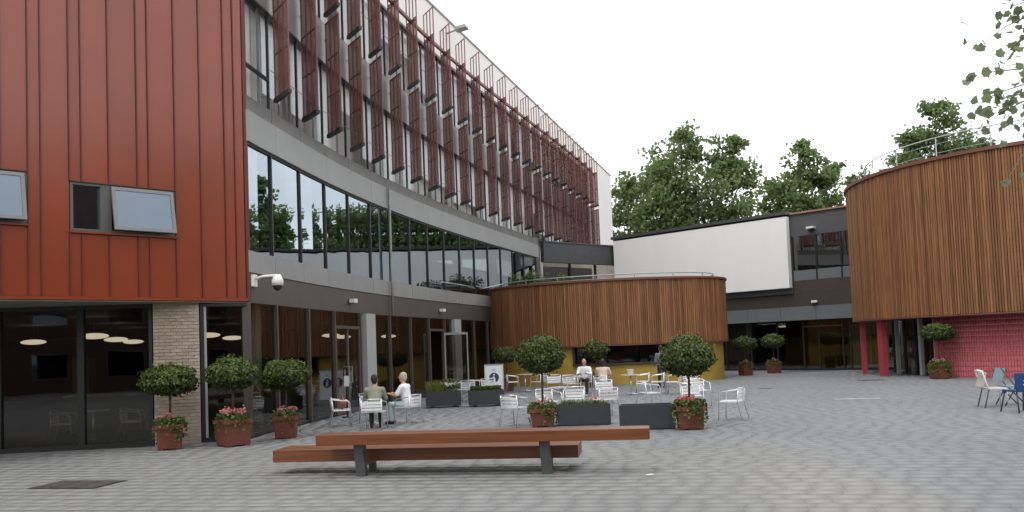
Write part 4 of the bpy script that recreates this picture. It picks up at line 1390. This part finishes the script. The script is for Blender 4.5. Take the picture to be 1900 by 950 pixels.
for lb, x, y in (('round table left of the far chairs by the information board', .42, 35.5), ('round table before the man in white shirt far off', 2.35, 31.0),
                 ('round table right of the woman in beige', 4.1, 30.7), ('round table behind the planted trough', 1.25, 23.7),
                 ('round table behind the empty trough and red geraniums', 4.75, 23.5), ('round table in the row before the hatch', 5.9, 29.6), ('round table between the two troughs behind', -1.45, 30.9)):
    dup(table0, lb, (x, y, 0))
# indoor tables glimpsed through the dark glazing
dup(table0, 'round table inside behind the leftmost dark pane', (-9.95, 20.4, .03))
dup(table0, 'round table inside behind the second dark pane', (-8.45, 20.8, .03))
dup(chair0, 'aluminium chair inside behind the second dark pane', (-9.1, 20.6, .03), R(-80))
dup(chair0, 'aluminium chair inside behind the leftmost dark pane', (-10.7, 20.5, .03), R(-80))
# stack of tumblers and menus on a table
tm = thing('table_caddy', 'small pale caddy on the round table right of the woman in beige', 'caddy', (4.1, 30.7, .728))
MB().cyl((0, 0, 0), .10, .12, .16, 14).build('tub', 'beige_weave', tm)
MB().cyl((0, 0, .162), .13, .13, .015, 14).build('rim', 'white_plastic', tm)
# cups on the near table
for lb, dx, dy in (('white cup on the near table by the olive jacket', -.02, -.16), ('white cup on the near table by the grey haired man', .18, .06)):
    cp_ = thing('coffee_cup', lb, 'cup', (-3.62 + dx, 22.15 + dy, .728))
    MB().tube([(0, 0, 0), (0, 0, .03), (0, 0, .085)], [.025, .036, .042], 14).build('bowl', 'white_plastic', cp_, True)
    MB().tube([(.038, 0, .07), (.065, 0, .06), (.06, 0, .03), (.033, 0, .025)], .005, 6).build('handle', 'white_plastic', cp_)
# handbag
bagp = (-4.46, 22.25, .446)
bag = thing('handbag', 'brown leather handbag lying on the chair left of the seated pair', 'bag', bagp, R(-75))
bm_ = MB().ell((0, 0, .14), (.18, .11, .14), 14, 10).build('body', 'bag_brown', bag, True)
MB().tube([(-.13, 0, .2), (-.09, 0, .32), (0, 0, .36), (.09, 0, .32), (.13, 0, .2)], .012, 6).build('strap', 'bag_brown', bag, True)

# blue and beige seats at the right edge
bch = thing('woven_chair', 'beige woven chair with pale frame at the right edge', 'chair', (11.45, 20.75, 0), R(-100))
for sx in (-1, 1):
    x = .24 * sx
    MB().tube([(x, .22, 0), (x * .95, .2, .44), (x, -.2, .45), (x, -.31, .86)], .016, 7).build('side_frame', 'white_plastic', bch, True)
    MB().tube([(x, -.30, 0), (x * .95, -.18, .45)], .015, 6).build('rear_leg', 'chair_leg_dark', bch, True)
MB().box((0, .0, .455), (.46, .44, .03)).build('seat', 'beige_weave', bch)
MB().box((0, -.27, .67), (.46, .03, .36), 0, -.25).build('backrest', 'beige_weave', bch)
MB().tube([(-.25, -.31, .86), (0, -.33, .88), (.25, -.31, .86)], .03, 8).build('top_roll', 'white_plastic', bch, True)
bc2 = thing('folding_chair', 'blue grey fabric folding chair behind the beige woven chair', 'chair', (12.1, 21.2, 0), R(-95))
for sx in (-1, 1):
    x = .24 * sx
    MB().tube([(x, -.25, 0), (x, .02, .45), (x, -.30, .92)], .016, 6).build('side_frame', 'chair_leg_dark', bc2, True)
    MB().tube([(x * .9, .25, 0), (x * .9, -.15, .45)], .016, 6).build('cross_leg', 'chair_leg_dark', bc2, True)
MB().box((0, .02, .455), (.46, .42, .03)).build('seat', 'bluegrey_cloth', bc2)
MB().box((0, -.25, .74), (.46, .03, .34), 0, -.28).build('backrest', 'bluegrey_cloth', bc2)
bt = thing('navy_chair', 'navy blue plastic chair with white mark on its back, cut by the right edge', 'chair', (11.25, 19.35, 0), R(8))
for sx in (-1, 1):
    for sy, yo in ((-.30, -.2), (.28, .18)):
        MB().tube([(.28 * sx, sy, 0), (.23 * sx, yo, .46)], .018, 6).build('leg', 'chair_leg_dark', bt, True)
MB().box((0, 0, .475), (.52, .46, .035)).build('seat', 'navy_plastic', bt)
mb = MB()
mb.box((0, -.24, .67), (.56, .035, .40), 0, -.08)
bk = mb.build('backrest', 'navy_plastic', bt)
lm = MB()
lm.box((-.02, -.268, .70), (.16, .004, .028), 0, -.08); lm.box((.06, -.268, .66), (.22, .004, .03), 0, -.08); lm.box((-.04, -.265, .62), (.14, .004, .028), 0, -.08)
lm.build('white_mark', 'sign_white', bk)

# ------------------------------------------------------------------ information board
sg = thing('information_board', 'white A-frame information board with a navy disc, beside the hedge trough', 'sign', (-.80, 33.6, 0), R(-2))
fp = MB().box((0, -.14, .60), (.64, .03, 1.15), 0, R(-9)).build('front_panel', 'sign_white', sg)
MB().box((0, .14, .60), (.64, .03, 1.15), 0, R(9)).build('rear_panel', 'sign_white', sg)
ff = MB()
for sx in (-1, 1):
    ff.box((sx * .345, -.145, .60), (.04, .04, 1.22), 0, R(-9)); ff.box((sx * .345, .145, .60), (.04, .04, 1.22), 0, R(9))
ff.box((0, -.05, 1.20), (.65, .045, .04)); ff.box((0, .05, 1.20), (.65, .045, .04))
ff.build('frame', 'steel_rail', sg)
Mt = Matrix.Rotation(R(-9), 4, 'X')
def flat(name, mb, m):
    o = mb.build(name, m, fp)
    o.location = (0, -.1405, .60)
    o.rotation_euler = (R(-9), 0, 0)
    return o
dsc = MB(); dsc.tube([(0, -.016, .10), (0, -.021, .10)], .19, 28); flat('disc', dsc, 'sign_navy')
ii = MB(); ii.tube([(0, -.0225, .205), (0, -.026, .205)], .032, 14)
ii.box((0, -.024, .065), (.05, .004, .15)); ii.box((-.028, -.024, .128), (.05, .004, .024)); ii.box((0, -.024, -.015), (.11, .004, .026))
flat('letter_i', ii, 'sign_white')
tl_ = MB()
for z, w_ in ((.43, .12), (.40, .20), (.36, .16)):
    tl_.box((0, -.018, z), (w_, .003, .018))
flat('small_print', tl_, 'sign_blue')

# ------------------------------------------------------------------ fixtures on the paving
mh = thing('drain_cover', 'dark recessed manhole cover in the paving at lower left', 'manhole', (-6.86, 13.54, 0), R(-13))
MB().box((0, 0, .002), (1.20, .78, .006)).build('frame', 'dark_frame', mh)
for kx in range(3):
    MB().box((-.38 + kx * .38, 0, .007), (.35, .68, .006)).build('cover_plate', 'manhole', mh)
gr = thing('drain_cover', 'dark drain grating in the paving before the wooden drum', 'manhole', (14.1, 34.3, 0), R(-20))
MB().box((0, 0, .002), (1.0, .45, .006)).build('frame', 'dark_frame', gr)
for k in range(8):
    MB().box((-.42 + k * .12, 0, .008), (.05, .38, .008)).build('bar', 'vent_grille', gr)
g2 = thing('drain_cover', 'small dark drain cover in the paving right of the kiosk', 'manhole', (9.1, 31.5, 0), R(-20))
MB().box((0, 0, .002), (.5, .35, .006)).build('frame', 'dark_frame', g2)
MB().box((0, 0, .007), (.42, .27, .006)).build('cover_plate', 'manhole', g2)
st = tag(MB().box((0, 0, .004), (1.22, .16, .006)).build('paving_strip', 'strip_pale'), 'pale flat strip set in the paving at right', 'strip')
st.location = (9.84, 24.97, 0); st.rotation_euler[2] = R(-11)
lt = tag(MB().box((0, 0, .004), (.11, .075, .006)).build('litter', 'white_plastic'), 'tiny white scrap of paper on the paving right of the bench', 'litter')
lt.location = (1.86, 12.35, 0); lt.rotation_euler[2] = .4
dr = tag(MB().box((0, 0, .002), (5.0, .9, .008)).build('entrance_mat', 'link_dark'), 'grey threshold mat before the glass entrance', 'mat')
p_ = LP0 + LDv * -1.0 + LNv * .4
dr.location = (p_.x, p_.y, 0); dr.rotation_euler[2] = math.atan2(LDv.y, LDv.x); dr.scale = (.5, 1, 1)
po = thing('sign_stand', 'small white notice on a black post before the curved glazing', 'sign', (*CP(5.3, .55), 0), R(-5))
MB().cyl((0, 0, 0), .16, .15, .03, 16).build('base', 'black_plastic', po)
MB().cyl((0, 0, .03), .03, .03, .87, 10).build('post', 'black_plastic', po)
MB().box((0, -.02, 1.06), (.14, .02, .30)).build('notice', 'white_plastic', po)

# ------------------------------------------------------------------ people
def remesh(mb, name, m, parent, vox=.018, sm=4):
    me = mb.mesh(name + '_src', m)
    o = bpy.data.objects.new(name + '_src', me)
    COL.objects.link(o)
    r = o.modifiers.new('r', 'REMESH'); r.mode = 'VOXEL'; r.voxel_size = vox; r.use_smooth_shade = True
    s_ = o.modifiers.new('s', 'SMOOTH'); s_.iterations = sm; s_.factor = .5
    dg = bpy.context.evaluated_depsgraph_get()
    res = bpy.data.meshes.new_from_object(o.evaluated_get(dg))
    bpy.data.objects.remove(o); bpy.data.meshes.remove(me)
    res.name = name
    if not res.materials:
        res.materials.append(MATS[m])
    return put(name, res, parent)
def limb(mb, pts, rs, n=10):
    mb.tube(pts, rs, n)
    for p, r in zip(pts, rs):
        mb.ell(p, (r, r, r), 10, 8)
def person(label, loc, rz, pose, top, leg, hair, hairstyle='short', sleeve='short', sc=1.0):
    """figure in local space facing +y; hip at origin height from pose"""
    t = thing('person', label, 'person', loc, rz, None)
    t.scale = (sc, sc, sc)
    J = pose
    b = MB()
    hip, ch, nk, hd = (Vector(J[k]) for k in ('hip', 'chest', 'neck', 'head'))
    # torso, neck, head in one skin
    for k in range(7):
        q = k / 6
        c = hip.lerp(ch, q)
        b.ell(c, (.155 - .02 * math.sin(q * math.pi) + .02 * q, .11 + .005 * q, .09), 14, 8)
    b.ell(ch + (nk - ch) * .45, (.175, .10, .08), 14, 8)
    limb(b, [tuple(nk - (nk - ch) * .2), tuple(hd - Vector((0, 0, .06)))], [.058, .054])
    b.ell(hd + Vector((0, 0, .015)), (.076, .096, .115), 16, 12)
    f_ = Vector(J.get('face', (0, 1, 0))).normalized()
    sd_ = Vector((f_.y, -f_.x, 0))
    b.ell(hd + f_ * .03 + Vector((0, 0, -.07)), (.052, .06, .05), 12, 8)
    b.ell(hd + f_ * .104 + Vector((0, 0, -.005)), (.014, .02, .022), 8, 6)
    for s_ in (-1, 1):
        b.ell(hd + sd_ * .08 * s_, (.016, .022, .032), 8, 6)
    for side in ('l', 'r'):
        sh, el, wr = J['sh_' + side], J['el_' + side], J['wr_' + side]
        limb(b, [sh, el, wr], [.052, .042, .030])
        d = (Vector(wr) - Vector(el)).normalized()
        pm = Vector(wr) + d * .05
        b.ell(pm, (.038, .045, .028), 10, 8)
        up_ = Vector((0, 0, 1)); sx_ = d.cross(up_); sx_ = sx_.normalized() if sx_.length > .01 else Vector((1, 0, 0))
        for k in range(4):
            o_ = sx_ * (-.03 + .02 * k)
            p0 = pm + d * .02 + o_; p1 = p0 + d * (.045 + .008 * (k in (1, 2))); p2 = p1 + d * .025 - up_ * .02
            b.tube([tuple(p0), tuple(p1), tuple(p2)], [.010, .009, .008], 6)
        s_ = 1 if side == 'l' else -1
        p0 = pm - d * .02 + sx_ * .035 * s_
        b.tube([tuple(p0), tuple(p0 + d * .03 + sx_ * .02 * s_), tuple(p0 + d * .06 + sx_ * .022 * s_)], [.012, .011, .009], 6)
        hp, kn, an = J['hp_' + side], J['kn_' + side], J['an_' + side]
        limb(b, [hp, kn, an], [.075, .055, .038])
        toe = Vector(an) + Vector((0, .15, -.045))
        limb(b, [tuple(Vector(an) + Vector((0, -.02, -.04))), tuple(toe)], [.036, .03])
    remesh(b, 'body', 'skin', t, .016, 3)
    # top
    c_ = MB()
    for k in range(8):
        q = -.08 + 1.08 * k / 7
        c = hip.lerp(ch, q)
        c_.ell(c, (.178 - .012 * math.sin(max(q, 0) * math.pi) + .016 * q, .133, .095), 14, 8)
    c_.ell(ch + (nk - ch) * .42, (.192, .118, .085), 14, 8)
    for side in ('l', 'r'):
        sh, el, wr = (Vector(J[k + side]) for k in ('sh_', 'el_', 'wr_'))
        if sleeve == 'short':
            e = sh.lerp(el, .75)
            limb(c_, [tuple(sh), tuple(e)], [.075, .068])
        else:
            e = el.lerp(wr, .92)
            limb(c_, [tuple(sh), tuple(el), tuple(e)], [.075, .062, .046])
    remesh(c_, 'shirt' if sleeve == 'short' else 'jacket', top, t, .018, 3)
    l_ = MB()
    l_.ell(hip - Vector((0, 0, .01)), (.175, .14, .11), 14, 8)
    for side in ('l', 'r'):
        hp, kn, an = (Vector(J[k + side]) for k in ('hp_', 'kn_', 'an_'))
        limb(l_, [tuple(hp), tuple(kn), tuple(kn.lerp(an, .93))], [.092, .072, .058])
    remesh(l_, 'trousers', leg, t, .018, 3)
    s2 = MB()
    for side in ('l', 'r'):
        an = Vector(J['an_' + side])
        limb(s2, [tuple(an + Vector((0, -.03, -.035))), tuple(an + Vector((0, .16, -.045)))], [.046, .038])
    remesh(s2, 'shoes', 'shoe', t, .014, 2)
    h_ = MB()
    back = -f_
    if hairstyle != 'bald':
        h_.ell(hd + back * .022 + Vector((0, 0, .045)), (.088, .104, .100), 16, 12)
        h_.ell(hd + back * .05 + Vector((0, 0, -.01)), (.078, .07, .09), 12, 10)
        if hairstyle == 'long':
            h_.ell(hd + back * .06 + Vector((0, 0, -.10)), (.085, .055, .12), 12, 10)
            for s_ in (-1, 1):
                h_.ell(hd + sd_ * .07 * s_ + Vector((0, 0, -.06)), (.03, .045, .11), 10, 8)
        remesh(h_, 'hair', hair, t, .013, 3)
    else:
        h_.ell(hd + back * .05 + Vector((0, 0, -.015)), (.082, .06, .05), 12, 10)
        remesh(h_, 'hair', hair, t, .013, 3)
    return t
def seated(lean=.05, arms='table', twist=0.):
    z = .53
    return dict(hip=(0, 0, z), chest=(0, lean, z + .38), neck=(0, lean + .02, z + .50), head=(0, lean + .05, z + .66), face=(twist, 1, 0),
                sh_l=(-.19, lean, z + .42), sh_r=(.19, lean, z + .42),
                el_l=(-.25, lean + .13, z + .20), el_r=(.25, lean + .13, z + .20),
                wr_l=(-.13, lean + .36, z + (.25 if arms == 'table' else .10)), wr_r=(.13, lean + .36, z + (.25 if arms == 'table' else .10)),
                hp_l=(-.09, .02, z - .01), hp_r=(.09, .02, z - .01),
                kn_l=(-.11, .43, z - .02), kn_r=(.11, .43, z - .02),
                an_l=(-.11, .40, .085), an_r=(.11, .46, .085))
def standing():
    return dict(hip=(0, 0, .92), chest=(0, .01, 1.30), neck=(0, .02, 1.43), head=(0, .04, 1.60), face=(0, 1, 0),
                sh_l=(-.19, 0, 1.35), sh_r=(.19, 0, 1.35), el_l=(-.24, .02, 1.08), el_r=(.24, .02, 1.08), wr_l=(-.22, .18, .96), wr_r=(.22, .18, .96),
                hp_l=(-.09, 0, .90), hp_r=(.09, 0, .90), kn_l=(-.10, .03, .48), kn_r=(.10, .02, .48), an_l=(-.11, 0, .085), an_r=(.11, -.02, .085))
person('person in an olive jacket with dark hair seated with back to the camera', (-3.44, 21.12, 0), R(6), seated(.12), 'cloth_olive', 'cloth_dark', 'hair_dark', 'short', 'long')
person('grey haired person in a white shirt leaning on the table, in profile', (-2.80, 22.33, 0), R(72), seated(.06), 'cloth_white', 'cloth_lightblue', 'hair_grey', 'short', 'short')
person('balding person in white shirt and dark trousers seated far off', (2.64, 32.62, 0), R(168), seated(.06, 'table'), 'cloth_white', 'cloth_dark', 'hair_bald', 'bald', 'long')
person('person in beige top with long dark hair seated beside the man far off', (3.1, 30.62, 0), R(-18), seated(.08), 'cloth_beige', 'cloth_dark', 'hair_dark', 'long', 'short')
person('person in slate clothes standing by the serving hatch behind the round tree', (5.88, 34.6, 0), R(10), standing(), 'cloth_slate', 'cloth_dark', 'hair_dark', 'short', 'long', .98)

# ------------------------------------------------------------------ unseen brick block added behind the viewer to darken reflections in glazing and cladding
rb = thing('added_brick_block', 'unseen dark brick block added behind and beside the viewer to darken reflections', 'building', (0, -20, 0))
mat('dark_brick', (.085, .05, .04), .85, var=.2, scale=2, bump=.2)
MB().box((-4, -4, 5.2), (58, 8, 10.4)).build('wall', 'dark_brick', rb)
MB().box((-4, -4, 10.5), (58.6, 8.6, .2)).build('roof', 'dark_coping', rb)
MB().box((30, 10, 7.2), (8, 38, 14.4)).build('side_wall', 'dark_brick', rb)
MB().box((30, 10, 14.5), (8.6, 38.6, .2)).build('side_roof', 'dark_coping', rb)
for k in range(12):
    for z in (1.7, 5.0, 8.2):
        if k < 9:
            w2 = MB().box((25.98, 24.5 - k * 4.2, z), (.06, 2.0, 1.7)).build('window', 'win_frame', rb)
            MB().box((25.945, 24.5 - k * 4.2, z), (.02, 1.8, 1.5)).build('pane', 'glass_window', w2)
        w_ = MB().box((-29 + k * 4.6, .02, z), (2.2, .06, 1.7)).build('window', 'win_frame', rb)
        MB().box((-29 + k * 4.6, .055, z), (2.0, .02, 1.5)).build('pane', 'glass_window', w_)
